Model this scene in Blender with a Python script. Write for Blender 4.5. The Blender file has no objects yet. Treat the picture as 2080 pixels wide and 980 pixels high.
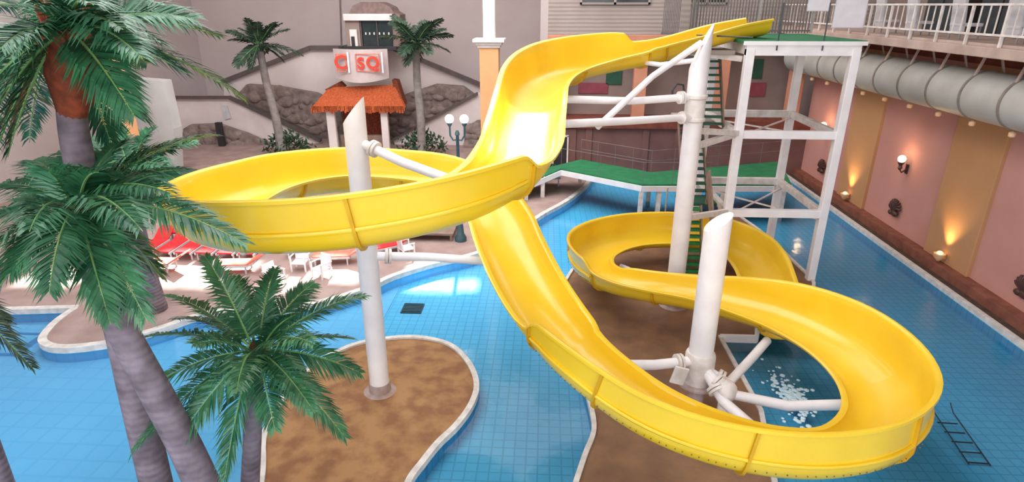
import bpy, bmesh, math, random
from mathutils import Vector, Matrix
random.seed(7)
PI = math.pi
sc = bpy.context.scene
col = sc.collection

# ------------------------------------------------------------------ camera
H, F, TH, PS = 9.0, 1219.0, math.radians(21.5), math.radians(3.06)
cam_d = bpy.data.cameras.new('camera')
cam = bpy.data.objects.new('camera', cam_d); col.objects.link(cam)
cam.location = (0, 0, H)
cam.rotation_euler = (PI/2 - TH, 0, PS)
cam_d.sensor_width = 36.0
cam_d.lens = 36.0 * F / 2080.0
cam_d.clip_end = 200
sc.camera = cam
sc.view_settings.view_transform = 'Standard'
sc.view_settings.look = 'None'
sc.view_settings.gamma = 1.0
sc.view_settings.use_curve_mapping = False
sc.view_settings.exposure = 0.10

# measured sight lines of the photograph: a pixel meets a known plane of the building
_s, _c = math.sin, math.cos
_R = Vector((_c(PS), _s(PS), 0))
_F = Vector((-_s(PS)*_c(TH), _c(PS)*_c(TH), -_s(TH)))
_U = Vector((-_s(PS)*_s(TH), _c(PS)*_s(TH), _c(TH)))
def ray(px, py): return _R*((px-1040)/F) + _F - _U*((py-490)/F)
def atz(px, py, z=0.0):
    r = ray(px, py); return Vector((0, 0, H)) + r*((z-H)/r.z)
def aty(px, py, y):
    r = ray(px, py); return Vector((0, 0, H)) + r*(y/r.y)
def atx(px, py, x):
    r = ray(px, py); return Vector((0, 0, H)) + r*(x/r.x)

# ------------------------------------------------------------------ world and light
w = bpy.data.worlds.new('world'); sc.world = w; w.use_nodes = True
w.node_tree.nodes['Background'].inputs[0].default_value = (0.80, 0.88, 1.0, 1)
w.node_tree.nodes['Background'].inputs[1].default_value = 0.55

def area(name, loc, rot, sx, sy, power, color=(1, 1, 1)):
    d = bpy.data.lights.new(name, 'AREA'); d.shape = 'RECTANGLE'; d.size = sx; d.size_y = sy
    d.energy = power; d.color = color
    o = bpy.data.objects.new(name, d); col.objects.link(o); o.location = loc; o.rotation_euler = rot
    return o
area('window_light', (-2, -4, 9), (math.radians(83), 0, 0), 30, 12, 3200, (1, 0.97, 0.95))  # unseen fill panel added behind the camera, standing for a glazed wall
area('skylight_light', (-6, 14, 16.6), (0, 0, 0), 16, 16, 2900, (0.97, 0.98, 1.0))  # soft panel added under the ceiling in place of skylight daylight
area('skylight_light_rear', (-2, 31, 16.6), (0, 0, 0), 26, 12, 2600, (1.0, 0.95, 0.93))  # second added panel under the ceiling, brightens the rear half
area('rear_hall_light', (-11, 24, 16.4), (math.radians(52), 0, 0), 24, 4, 2900, (1.0, 0.96, 0.94))  # added fill tilted at the rear wall, no lamp fitting there
SUN_DIR = Vector((0.05, -0.735, -0.675)).normalized()
sd = bpy.data.lights.new('sun', 'SUN'); sd.energy = 34.0; sd.angle = math.radians(1.4); sd.color = (1, 0.97, 0.9)
so = bpy.data.objects.new('sun', sd); col.objects.link(so)
so.rotation_euler = SUN_DIR.to_track_quat('-Z', 'Y').to_euler(); so.location = (0, 0, 30)

# ------------------------------------------------------------------ materials
def srgb(r, g, b):
    f = lambda v: (v/255/12.92) if v/255 <= 0.04045 else ((v/255+0.055)/1.055)**2.4
    return (f(r), f(g), f(b), 1)
def mat(name, c, rough=0.5, c2=None, scale=4.0, bump=0.0, metal=0.0, coat=0.0, emit=None, es=0.0, detail=5.0, spec=None, lo=0.35, hi=0.65, bscale=None):
    m = bpy.data.materials.new(name); m.use_nodes = True
    nt = m.node_tree; b = nt.nodes['Principled BSDF']
    b.inputs['Base Color'].default_value = c; b.inputs['Roughness'].default_value = rough
    b.inputs['Metallic'].default_value = metal
    if coat: b.inputs['Coat Weight'].default_value = coat; b.inputs['Coat Roughness'].default_value = 0.12
    if spec is not None: b.inputs['Specular IOR Level'].default_value = spec
    if emit: b.inputs['Emission Color'].default_value = emit; b.inputs['Emission Strength'].default_value = es
    if c2 is not None or bump:
        tc = nt.nodes.new('ShaderNodeTexCoord'); n = nt.nodes.new('ShaderNodeTexNoise')
        n.inputs['Scale'].default_value = scale; n.inputs['Detail'].default_value = detail
        nt.links.new(tc.outputs['Object'], n.inputs['Vector'])
        if c2 is not None:
            r = nt.nodes.new('ShaderNodeValToRGB'); r.color_ramp.elements[0].position = lo; r.color_ramp.elements[1].position = hi
            r.color_ramp.elements[0].color = c; r.color_ramp.elements[1].color = c2
            nt.links.new(n.outputs['Fac'], r.inputs[0]); nt.links.new(r.outputs[0], b.inputs['Base Color'])
        if bump:
            n2 = n
            if bscale:
                n2 = nt.nodes.new('ShaderNodeTexNoise'); n2.inputs['Scale'].default_value = bscale
                nt.links.new(tc.outputs['Object'], n2.inputs['Vector'])
            bp = nt.nodes.new('ShaderNodeBump'); bp.inputs['Strength'].default_value = bump; bp.inputs['Distance'].default_value = 0.03
            nt.links.new(n2.outputs['Fac'], bp.inputs['Height']); nt.links.new(bp.outputs[0], b.inputs['Normal'])
    return m
M = {}
M['yellow'] = mat('yellow_fibreglass', srgb(240, 201, 46), 0.30, srgb(234, 192, 36), 0.8, coat=0.35, detail=2)
M['yellow2'] = mat('yellow_flange', srgb(214, 164, 16), 0.45, srgb(200, 150, 12), 3)
M['bolt'] = mat('rusty_bolt', srgb(150, 105, 30), 0.5, srgb(110, 75, 20), 9)
M['white_paint'] = mat('white_paint', srgb(240, 236, 236), 0.42, srgb(228, 222, 224), 1.6, bump=0.05)
M['white_worn'] = mat('white_worn_paint', srgb(232, 226, 222), 0.5, srgb(206, 196, 188), 3.5)
M['coping'] = mat('pale_coping', srgb(222, 218, 214), 0.6, srgb(196, 192, 188), 5)
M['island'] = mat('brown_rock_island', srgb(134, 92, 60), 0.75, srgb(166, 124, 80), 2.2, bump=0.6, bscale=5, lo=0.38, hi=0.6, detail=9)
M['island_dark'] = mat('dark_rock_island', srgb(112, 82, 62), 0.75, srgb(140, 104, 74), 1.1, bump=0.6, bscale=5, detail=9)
M['deck'] = mat('mauve_stone_deck', srgb(150, 126, 120), 0.7, srgb(170, 148, 142), 1.2, bump=0.3, bscale=9, detail=9)
M['beige_wall'] = mat('beige_grey_wall', srgb(184, 172, 170), 0.85, srgb(178, 165, 163), 0.5)
M['gable'] = mat('pale_gable_wall', srgb(218, 208, 206), 0.85, srgb(210, 199, 197), 0.6)
M['trim_dark'] = mat('dark_stair_trim', srgb(92, 82, 80), 0.7, srgb(80, 72, 70), 3)
M['parapet'] = mat('white_parapet', srgb(226, 216, 214), 0.8, srgb(214, 202, 200), 0.8)
M['rock'] = mat('grey_brown_rock', srgb(112, 98, 94), 0.9, srgb(150, 134, 128), 2.2, bump=1.0, bscale=3.5, detail=8)
M['facade'] = mat('beige_slatted_facade', srgb(158, 146, 140), 0.8, srgb(150, 138, 132), 0.7)
M['orange_band'] = mat('salmon_band', srgb(204, 140, 112), 0.8, srgb(190, 126, 100), 0.8)
M['red_brown'] = mat('red_brown_fascia', srgb(104, 48, 38), 0.75, srgb(126, 64, 46), 2.5)
M['mauve_wall'] = mat('mauve_back_wall', srgb(122, 86, 80), 0.85, srgb(108, 74, 70), 0.7)
M['gallery'] = mat('gallery_wall', srgb(150, 130, 124), 0.85, srgb(138, 118, 112), 0.7)
M['dark'] = mat('dark_opening', srgb(48, 44, 46), 0.6, srgb(38, 36, 38), 3)
M['magenta'] = mat('magenta_panel', srgb(150, 70, 84), 0.7, srgb(134, 60, 74), 3)
M['green_deck'] = mat('green_mat', srgb(30, 122, 78), 0.8, srgb(22, 106, 66), 2.5, bump=0.2, bscale=40)
M['green_dark'] = mat('green_shutter', srgb(34, 88, 66), 0.6, srgb(28, 76, 58), 4)
M['green_tread'] = mat('green_tread', srgb(34, 128, 64), 0.6, srgb(26, 104, 56), 4)
M['steel'] = mat('grey_steel', srgb(176, 172, 170), 0.4, srgb(160, 156, 154), 4, metal=0.3)
M['dark_steel'] = mat('dark_steel', srgb(66, 74, 80), 0.4, srgb(54, 62, 66), 4, metal=0.4)
M['fence'] = mat('grey_fence_bar', srgb(124, 116, 114), 0.5, srgb(108, 100, 100), 4)
M['wood'] = mat('brown_stringer', srgb(142, 118, 104), 0.6, srgb(122, 100, 88), 4)
M['pink'] = mat('pink_wall', srgb(206, 150, 138), 0.85, srgb(198, 141, 130), 0.45)
M['tan'] = mat('tan_pilaster', srgb(196, 148, 104), 0.85, srgb(188, 140, 98), 0.5)
M['upper'] = mat('upper_brown_wall', srgb(150, 132, 124), 0.85, srgb(136, 120, 112), 0.7)
M['ledge'] = mat('red_brown_ledge', srgb(146, 92, 74), 0.75, srgb(122, 72, 58), 2.5, bump=0.3)
M['soil'] = mat('dark_gutter', srgb(88, 70, 60), 0.9, srgb(66, 52, 46), 4, bump=0.6)
M['duct'] = mat('grey_duct', srgb(186, 184, 178), 0.45, srgb(172, 170, 164), 1.2)
M['duct_ring'] = mat('duct_ring', srgb(138, 128, 118), 0.5, srgb(122, 112, 104), 4)
M['knob'] = mat('cream_knob', srgb(232, 190, 150), 0.5, srgb(222, 176, 134), 6)
M['balcony'] = mat('balcony_edge', srgb(190, 170, 158), 0.7, srgb(172, 150, 140), 1.8)
M['orange_col'] = mat('orange_pillar', srgb(226, 172, 122), 0.8, srgb(218, 162, 112), 1.0)
M['cream'] = mat('cream_capital', srgb(230, 222, 218), 0.6, srgb(218, 208, 204), 3)
M['thatch'] = mat('orange_thatch', srgb(176, 76, 40), 0.9, srgb(208, 108, 60), 9, bump=0.8)
M['sign'] = mat('pale_sign_board', srgb(206, 194, 192), 0.6, srgb(196, 184, 182), 3)
M['sign_red'] = mat('red_letter', srgb(226, 74, 52), 0.5, srgb(214, 64, 46), 5)
M['sign_white'] = mat('white_sign', srgb(240, 236, 244), 0.6, srgb(232, 228, 236), 3)
M['glass_dark'] = mat('dark_glass', srgb(44, 52, 50), 0.15, srgb(34, 42, 42), 2)
M['brown_roof'] = mat('brown_booth_roof', srgb(132, 112, 106), 0.8, srgb(112, 94, 90), 3, bump=0.3)
M['teal'] = mat('teal_lamp_post', srgb(62, 92, 100), 0.45, srgb(52, 80, 88), 4)
M['globe'] = mat('lit_globe', srgb(255, 246, 226), 0.3, emit=(1, 0.9, 0.72, 1), es=2.2)
M['bulb'] = mat('lit_uplight', srgb(255, 200, 120), 0.3, emit=(1, 0.62, 0.25, 1), es=3.0)
M['globe_bright'] = mat('lit_sconce_globe', srgb(255, 226, 170), 0.3, emit=(1, 0.85, 0.55, 1), es=3.0)
M['red_fabric'] = mat('red_fabric', srgb(226, 36, 44), 0.7, srgb(206, 26, 36), 5)
M['salmon_fabric'] = mat('salmon_fabric', srgb(232, 128, 108), 0.7, srgb(222, 112, 94), 5)
M['bronze'] = mat('dark_bronze', srgb(86, 54, 46), 0.5, srgb(66, 42, 36), 6, bump=0.4)
M['leaf'] = mat('palm_leaf', srgb(24, 74, 50), 0.40, srgb(62, 122, 82), 2.6, lo=0.3, hi=0.7, spec=0.6)
M['leaf_dark'] = mat('dark_palm_leaf', srgb(36, 58, 44), 0.55, srgb(54, 80, 60), 2.6)
M['rachis'] = mat('pale_rachis', srgb(92, 140, 78), 0.5, srgb(120, 160, 96), 5)
M['husk'] = mat('rust_husk', srgb(136, 62, 34), 0.9, srgb(96, 44, 26), 8, bump=0.9)
M['husk_dark'] = mat('dark_husk', srgb(88, 54, 44), 0.9, srgb(60, 40, 34), 8, bump=0.9)
M['trunk'] = mat('mauve_grey_trunk', srgb(134, 120, 130), 0.85, srgb(98, 86, 94), 3.2, bump=0.5, detail=9)
M['trunk_far'] = mat('grey_trunk', srgb(140, 134, 130), 0.85, srgb(116, 110, 106), 3.2)
M['bush'] = mat('dark_bush', srgb(26, 54, 34), 0.6, srgb(40, 72, 44), 3)
M['plastic'] = mat('pale_plastic', srgb(206, 204, 208), 0.5, srgb(190, 188, 192), 3)
M['grey_box'] = mat('light_grey_panel', srgb(192, 194, 192), 0.7, srgb(180, 182, 182), 0.8)
M['drain'] = mat('drain_grille', srgb(22, 76, 84), 0.6, srgb(16, 62, 70), 6)
M['stain'] = mat('pale_footing', srgb(176, 158, 158), 0.8, srgb(152, 128, 116), 3)

def band_material(m, axis, scale, depth):
    """ring or board lines: a real relief on the surface"""
    nt = m.node_tree; b = nt.nodes['Principled BSDF']
    tc = nt.nodes.new('ShaderNodeTexCoord'); wv = nt.nodes.new('ShaderNodeTexWave')
    wv.bands_direction = axis; wv.inputs['Scale'].default_value = scale; wv.inputs['Distortion'].default_value = 0.6
    nt.links.new(tc.outputs['Object'], wv.inputs['Vector'])
    bp = nt.nodes.new('ShaderNodeBump'); bp.inputs['Strength'].default_value = 0.5; bp.inputs['Distance'].default_value = depth
    nt.links.new(wv.outputs['Fac'], bp.inputs['Height']); nt.links.new(bp.outputs[0], b.inputs['Normal'])
band_material(M['trunk'], 'Z', 2.6, 0.02)
band_material(M['facade'], 'Z', 1.6, 0.03)
band_material(M['thatch'], 'X', 4.0, 0.06)

def tile_material(name, c1, c2, mortar, size):
    m = bpy.data.materials.new(name); m.use_nodes = True; nt = m.node_tree; b = nt.nodes['Principled BSDF']
    b.inputs['Roughness'].default_value = 0.6
    tc = nt.nodes.new('ShaderNodeTexCoord'); br = nt.nodes.new('ShaderNodeTexBrick'); br.offset = 0.0
    br.inputs['Scale'].default_value = 1.0/size; br.inputs['Brick Width'].default_value = 1.0; br.inputs['Row Height'].default_value = 1.0
    br.inputs['Mortar Size'].default_value = 0.07; br.inputs['Color1'].default_value = c1; br.inputs['Color2'].default_value = c2; br.inputs['Mortar'].default_value = mortar
    n = nt.nodes.new('ShaderNodeTexNoise'); n.inputs['Scale'].default_value = 0.35
    mx = nt.nodes.new('ShaderNodeMix'); mx.data_type = 'RGBA'; mx.blend_type = 'MULTIPLY'; mx.inputs[0].default_value = 0.35
    rp = nt.nodes.new('ShaderNodeValToRGB'); rp.color_ramp.elements[0].position = 0.35; rp.color_ramp.elements[1].position = 0.65
    rp.color_ramp.elements[0].color = (0.72, 0.86, 0.9, 1); rp.color_ramp.elements[1].color = (1, 1, 1, 1)
    nt.links.new(tc.outputs['Object'], br.inputs['Vector']); nt.links.new(tc.outputs['Object'], n.inputs['Vector'])
    nt.links.new(n.outputs['Fac'], rp.inputs[0]); nt.links.new(br.outputs['Color'], mx.inputs[6]); nt.links.new(rp.outputs[0], mx.inputs[7])
    nt.links.new(mx.outputs[2], b.inputs['Base Color'])
    return m
M['tile'] = tile_material('blue_pool_tile', srgb(98, 192, 230), srgb(92, 186, 226), srgb(78, 168, 208), 0.26)
M['tile_bright'] = tile_material('bright_blue_pool_paint', srgb(116, 190, 228), srgb(112, 186, 226), srgb(108, 182, 222), 0.5)

wm = bpy.data.materials.new('clear_water'); wm.use_nodes = True
nt = wm.node_tree; nt.nodes.clear()
out = nt.nodes.new('ShaderNodeOutputMaterial'); mixs = nt.nodes.new('ShaderNodeMixShader')
tr = nt.nodes.new('ShaderNodeBsdfTransparent'); tr.inputs[0].default_value = (0.86, 0.97, 1.0, 1)
gl = nt.nodes.new('ShaderNodeBsdfGlossy'); gl.inputs['Roughness'].default_value = 0.10
fr = nt.nodes.new('ShaderNodeFresnel'); fr.inputs[0].default_value = 1.33
tc = nt.nodes.new('ShaderNodeTexCoord'); n = nt.nodes.new('ShaderNodeTexNoise'); n.inputs['Scale'].default_value = 2.2; n.inputs['Detail'].default_value = 4
bp = nt.nodes.new('ShaderNodeBump'); bp.inputs['Strength'].default_value = 0.25; bp.inputs['Distance'].default_value = 0.03
nt.links.new(tc.outputs['Object'], n.inputs['Vector']); nt.links.new(n.outputs['Fac'], bp.inputs['Height'])
nt.links.new(bp.outputs[0], gl.inputs['Normal']); nt.links.new(bp.outputs[0], fr.inputs['Normal'])
nt.links.new(fr.outputs[0], mixs.inputs[0]); nt.links.new(tr.outputs[0], mixs.inputs[1]); nt.links.new(gl.outputs[0], mixs.inputs[2])
nt.links.new(mixs.outputs[0], out.inputs['Surface'])
M['water'] = wm

# ------------------------------------------------------------------ mesh helpers
class MB:
    def __init__(s): s.v = []; s.f = []
    def add(s, vs, fs):
        o = len(s.v); s.v += [Vector(p) for p in vs]; s.f += [tuple(i+o for i in f) for f in fs]; return s
    def box(s, lo, hi, rot=None, bev=0.0):
        cx = [(lo[i]+hi[i])/2 for i in range(3)]; h = [(hi[i]-lo[i])/2 for i in range(3)]
        bm = bmesh.new(); bmesh.ops.create_cube(bm, size=2)
        for v in bm.verts: v.co = Vector((v.co.x*h[0], v.co.y*h[1], v.co.z*h[2]))
        if bev: bmesh.ops.bevel(bm, geom=bm.edges[:], offset=min(bev, min(h)*0.6), segments=2, affect='EDGES', profile=0.6)
        mt = (rot.to_4x4() if rot is not None else Matrix()); mt = Matrix.Translation(cx) @ mt
        bm.transform(mt); bm.verts.index_update()
        s.add([v.co.copy() for v in bm.verts], [[v.index for v in f.verts] for f in bm.faces]); bm.free(); return s
    def bar(s, a, b, w_, h_, bev=0.0, roll=0.0):
        a = Vector(a); b = Vector(b); d = b-a; L = d.length; x = d.normalized()
        up = Vector((0, 0, 1)) if abs(x.z) < 0.95 else Vector((0, 1, 0))
        y = up.cross(x).normalized(); z = x.cross(y)
        R3 = Matrix((x, y, z)).transposed() @ Matrix.Rotation(roll, 3, 'X')
        c = (a+b)/2
        return s.box((c.x-L/2, c.y-w_/2, c.z-h_/2), (c.x+L/2, c.y+w_/2, c.z+h_/2), R3, bev)
    def tube(s, pts, r, n=12, caps=True, sq=False):
        pts = [Vector(p) for p in pts]; rs = r if isinstance(r, (list, tuple)) else [r]*len(pts)
        up = None; rings = []
        for i, p in enumerate(pts):
            t = (pts[min(i+1, len(pts)-1)] - pts[max(i-1, 0)]).normalized()
            if up is None:
                up = Vector((0, 0, 1)) if abs(t.z) < 0.9 else Vector((0, 1, 0))
            x = up.cross(t).normalized(); up = t.cross(x).normalized()
            rings.append([p + (x*math.cos(2*PI*k/n) + up*math.sin(2*PI*k/n))*rs[i] for k in range(n)])
        vs = [v for rg in rings for v in rg]; fs = []
        for i in range(len(pts)-1):
            for k in range(n):
                fs.append((i*n+k, i*n+(k+1) % n, (i+1)*n+(k+1) % n, (i+1)*n+k))
        if caps: fs.append(tuple(range(n-1, -1, -1))); fs.append(tuple((len(pts)-1)*n+k for k in range(n)))
        return s.add(vs, fs)
    def lathe(s, prof, c=(0, 0, 0), n=20):
        c = Vector(c); vs = []; fs = []
        for r, z in prof:
            for k in range(n): vs.append(c+Vector((r*math.cos(2*PI*k/n), r*math.sin(2*PI*k/n), z)))
        for i in range(len(prof)-1):
            for k in range(n): fs.append((i*n+k, i*n+(k+1) % n, (i+1)*n+(k+1) % n, (i+1)*n+k))
        fs.append(tuple(range(n-1, -1, -1))); fs.append(tuple((len(prof)-1)*n+k for k in range(n)))
        return s.add(vs, fs)
    def ball(s, c, r, sx=1, sy=1, sz=1, n=14):
        prof = [(max(0.001, r*math.sin(PI*i/8)), -r*math.cos(PI*i/8)) for i in range(9)]
        o = len(s.v); s.lathe(prof, (0, 0, 0), n); c = Vector(c)
        for i in range(o, len(s.v)): v = s.v[i]; s.v[i] = Vector((v.x*sx, v.y*sy, v.z*sz))+c
        return s
    def prism(s, poly, z0, z1):
        n = len(poly); vs = [(p[0], p[1], z0) for p in poly]+[(p[0], p[1], z1) for p in poly]
        fs = [tuple(range(n-1, -1, -1)), tuple(range(n, 2*n))]+[(i, (i+1) % n, n+(i+1) % n, n+i) for i in range(n)]
        return s.add(vs, fs)
    def slab(s, pts, d):
        """planar 3-D outline pts extruded by vector d"""
        n = len(pts); d = Vector(d); vs = [Vector(p) for p in pts]+[Vector(p)+d for p in pts]
        fs = [tuple(range(n)), tuple(range(2*n-1, n-1, -1))]+[(i, n+i, n+(i+1) % n, (i+1) % n) for i in range(n)]
        return s.add(vs, fs)
    def build(s, name, m, parent=None, smooth=None, base=None):
        me = bpy.data.meshes.new(name)
        off = Vector((0, 0, 0)); loc = Vector((0, 0, 0))
        if parent is not None: off = parent.matrix_basis.translation.copy() if parent.parent is None else ABS[parent]
        elif base is not None: off = Vector(base)
        me.from_pydata([p-off for p in s.v], [], s.f)
        bm = bmesh.new(); bm.from_mesh(me); bmesh.ops.recalc_face_normals(bm, faces=bm.faces); bm.to_mesh(me); bm.free()
        me.materials.append(m)
        o = bpy.data.objects.new(name, me); col.objects.link(o)
        if parent is not None: o.parent = parent; ABS[o] = off
        elif base is not None: o.location = off; ABS[o] = off
        else: ABS[o] = off
        if smooth:
            me.shade_auto_smooth = None if False else None
        return o
ABS = {}
_build = MB.build
def build2(s, name, m, parent=None, smooth=None, base=None):
    me = bpy.data.meshes.new(name)
    if parent is not None: off = ABS[parent]
    elif base is not None: off = Vector(base)
    else: off = Vector((0, 0, 0))
    me.from_pydata([p-off for p in s.v], [], s.f)
    bm = bmesh.new(); bm.from_mesh(me); bmesh.ops.recalc_face_normals(bm, faces=bm.faces)
    if smooth:
        ang = math.radians(smooth)
        for f in bm.faces: f.smooth = True
        for e in bm.edges:
            if len(e.link_faces) == 2 and e.calc_face_angle(0) > ang: e.smooth = False
    bm.to_mesh(me); bm.free(); me.materials.append(m)
    o = bpy.data.objects.new(name, me); col.objects.link(o); ABS[o] = off
    if parent is not None: o.parent = parent
    else: o.location = off
    return o
MB.build = build2
def thing(name, label, cat, loc, group=None):
    o = bpy.data.objects.new(name, None); col.objects.link(o); o.location = loc; ABS[o] = Vector(loc)
    o['label'] = label; o['category'] = cat
    if group: o['group'] = group
    return o
def tag(o, label, cat, group=None, kind=None):
    o['label'] = label; o['category'] = cat
    if group: o['group'] = group
    if kind: o['kind'] = kind
    return o
def struct(o, label=None):
    o['kind'] = 'structure'
    if label: o['label'] = label
    return o
def dup(root, loc, label, rz=None):
    r = root.copy(); col.objects.link(r); r.location = loc; r['label'] = label
    if rz is not None: r.rotation_euler = (0, 0, rz)
    for ch in [o for o in bpy.data.objects if o.parent == root]:
        c = ch.copy(); col.objects.link(c); c.parent = r
        for g in [o for o in bpy.data.objects if o.parent == ch]:
            d = g.copy(); col.objects.link(d); d.parent = c
    return r
def smooth_closed(pts, n=8):
    P = [Vector((p[0], p[1], 0)) for p in pts]; out = []; N = len(P)
    for i in range(N):
        a, b, c, d = P[i-1], P[i], P[(i+1) % N], P[(i+2) % N]
        for k in range(n):
            t = k/n
            out.append(0.5*((2*b)+(c-a)*t+(2*a-5*b+4*c-d)*t*t+(3*b-a-3*c+d)*t**3))
    return out
def catmull(P, n):
    out = []
    for i in range(len(P)-1):
        a = P[max(i-1, 0)]; b = P[i]; c = P[i+1]; d = P[min(i+2, len(P)-1)]
        for k in range(n):
            t = k/n
            out.append([0.5*((2*b[j])+(c[j]-a[j])*t+(2*a[j]-5*b[j]+4*c[j]-d[j])*t*t+(3*b[j]-a[j]-3*c[j]+d[j])*t**3) for j in range(len(b))])
    out.append(list(P[-1])); return out
def rim_of(pts, wdt, z0, z1, closed=True):
    """a coping band that follows an outline"""
    mb = MB(); n = len(pts); prof = []
    for i in range(n):
        a = pts[i-1] if (closed or i > 0) else pts[i]; c = pts[(i+1) % n] if (closed or i < n-1) else pts[i]
        t = Vector((c[0]-a[0], c[1]-a[1], 0)).normalized(); nn = Vector((t.y, -t.x, 0))
        p = Vector((pts[i][0], pts[i][1], 0))
        prof.append([p-nn*wdt/2+Vector((0, 0, z0)), p-nn*wdt/2+Vector((0, 0, z1)), p+nn*wdt/2+Vector((0, 0, z1)), p+nn*wdt/2+Vector((0, 0, z0))])
    vs = [v for q in prof for v in q]; fs = []
    for i in range(n if closed else n-1):
        j = (i+1) % n
        for k in range(4): fs.append((i*4+k, i*4+(k+1) % 4, j*4+(k+1) % 4, j*4+k))
    mb.add(vs, fs); return mb

# ------------------------------------------------------------------ the hall: floors, pools, islands
XW = 14.6                                  # inner face of the right wall
struct(MB().box((-26, -2, -1.0), (XW+0.4, 34.2, -0.36)).build('floor_pool', M['tile']), 'blue tiled pool floor')
struct(MB().prism([(-25.5, -1.5), (-2.2, -1.5), (-3.2, 8), (-6.0, 10), (-6.6, 12.5), (-5.0, 14.6), (-5.0, 20.5), (-25.5, 20.5)], -0.7, -0.34).build('floor_pool', M['tile_bright']), 'bright blue painted pool floor on the left')
wt = MB().add([(-25.9, -1.9, -0.06), (13.55, -1.9, -0.06), (13.55, 34, -0.06), (-25.9, 34, -0.06)], [(0, 1, 2, 3)]).build('pool_water', M['water']); tag(wt, 'clear blue pool water around the islands', 'water', kind='stuff')
if wt.data.polygons[0].normal.z < 0: wt.data.flip_normals()

Z0 = lambda px, py: atz(px, py, 0.0)
deck_px = [(-260, 640), (0, 634), (150, 630)]
shore = [Z0(*p) for p in [(-300, 640), (-100, 637), (60, 633), (158, 630)]]
tip = [Z0(*p) for p in [(158, 630), (118, 658), (90, 690), (96, 706), (130, 712), (190, 707), (245, 697), (330, 672), (430, 640), (520, 640), (640, 622), (740, 592), (800, 565), (880, 540), (960, 522), (1010, 500), (1060, 468), (1100, 440), (1150, 412), (1185, 385), (1200, 366)]]
tip_s = catmull([[p.x, p.y] for p in tip], 5)
outline = [[p.x, p.y] for p in shore[:-1]] + tip_s + [[3.0, 33.9], [3.0, 42], [-26, 42], [-26, shore[0].y]]
struct(MB().prism(outline, -0.7, 0.10).build('floor_deck', M['deck']), 'mauve stone poolside deck')
struct(rim_of([[p.x, p.y] for p in shore[:-1]]+tip_s, 0.22, -0.04, 0.13, closed=False).build('trim_1', M['coping']), 'pale coping along the curved deck edge')
struct(rim_of([[p.x, p.y] for p in shore[:-1]]+tip_s, 0.20, -0.7, -0.03, closed=False).build('wall_pool_edge', M['tile_bright']), 'blue pool wall below the deck coping')
# pool entry steps under water at the left
for k in range(3):
    y1 = shore[0].y - 0.15 - 0.45*k
    struct(MB().box((-25.5, y1-0.45, -0.38), (-14.9+0.0*k, y1, -0.09-0.07*k), bev=0.03).build('floor_step', M['tile_bright']), 'submerged white-blue pool entry step')

isl1 = [Z0(*p) for p in [(640, 745), (720, 705), (800, 691), (860, 691), (915, 706), (952, 742), (968, 785), (958, 825), (928, 868), (890, 905), (858, 945), (830, 985), (805, 1060), (760, 1160), (640, 1230), (540, 1180), (520, 1080), (534, 960), (536, 895), (556, 850), (588, 798)]]
def island(name, pts, m, lab, sm=6):
    o = smooth_closed(pts, sm) if sm else pts
    cx = sum(p[0] for p in o)/len(o); cy = sum(p[1] for p in o)/len(o)
    mb = MB(); K = 5; n = len(o); vs = []; fs = []
    for k in range(K+1):
        f = 1-k/(K+0.6)
        for p in o:
            x = cx+(p[0]-cx)*f; y = cy+(p[1]-cy)*f
            z = 0.04+0.06*(1-f*f)+0.02*math.sin(2.1*x)*math.cos(1.7*y)*(1 if k else 0)
            vs.append((x, y, z))
    for k in range(K):
        for i in range(n): fs.append((k*n+i, k*n+(i+1) % n, (k+1)*n+(i+1) % n, (k+1)*n+i))
    fs.append(tuple(K*n+i for i in range(n)))
    b = len(vs); vs += [(p[0], p[1], -0.7) for p in o]
    for i in range(n): fs.append((i, b+i, b+(i+1) % n, (i+1) % n))
    fs.append(tuple(b+i for i in range(n)))
    mb.add(vs, fs)
    struct(mb.build(name, m, smooth=40), lab)
    return o
o1 = island('floor_island', isl1, M['island'], 'brown rocky island in the pool under the left slide column')
struct(rim_of(o1, 0.14, -0.04, 0.10).build('trim_2', M['coping']), 'white coping round the left island')
struct(rim_of(o1, 0.12, -0.7, -0.03).build('wall_island_edge', M['tile']), 'blue tiled side of the left island')
isl2 = [(1165, 1000), (1188, 930), (1206, 880), (1200, 830), (1180, 760), (1150, 690), (1130, 620), (1150, 572), (1185, 520), (1215, 480), (1290, 455), (1380, 440), (1480, 436), (1520, 455), (1562, 488), (1612, 535), (1652, 578), (1630, 600), (1560, 640)]
i2 = [Z0(*p) for p in isl2]
i2s = [Vector(p+[0]) for p in catmull([[p.x, p.y] for p in i2], 4)] + [Z0(*p) for p in [(1536, 655), (1536, 688), (1462, 688), (1500, 758), (1545, 840), (1575, 1000), (1560, 1150), (1400, 1220), (1180, 1150)]]
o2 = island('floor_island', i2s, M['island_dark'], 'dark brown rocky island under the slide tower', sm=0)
struct(rim_of([p for p in o2], 0.11, -0.04, 0.10).build('trim_3', M['coping']), 'white coping round the centre island')

struct(rim_of([p for p in o2], 0.09, -0.7, -0.03).build('wall_island_edge', M['tile']), 'blue tiled side of the centre island')
# foot of the right wall: coping, gutter, ledge
def strip(name, x0, x1, z0, z1, m, lab): return struct(MB().box((x0, -1.9, z0), (x1, 34, z1), bev=0.015).build(name, m), lab)
struct(MB().box((13.56, -1.9, -0.7), (13.70, 34, -0.04)).build('wall_pool_edge', M['tile']), 'blue tiled side of the lagoon')
strip('trim_4', 13.55, 13.72, -0.04, 0.14, M['coping'], 'white coping along the right pool edge')
strip('trim_5', 13.72, 14.15, -0.7, 0.02, M['soil'], 'dark gutter along the right wall')
strip('trim_6', 14.15, 14.60, -0.7, 0.34, M['ledge'], 'red-brown stone ledge at the foot of the right wall')
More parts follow.
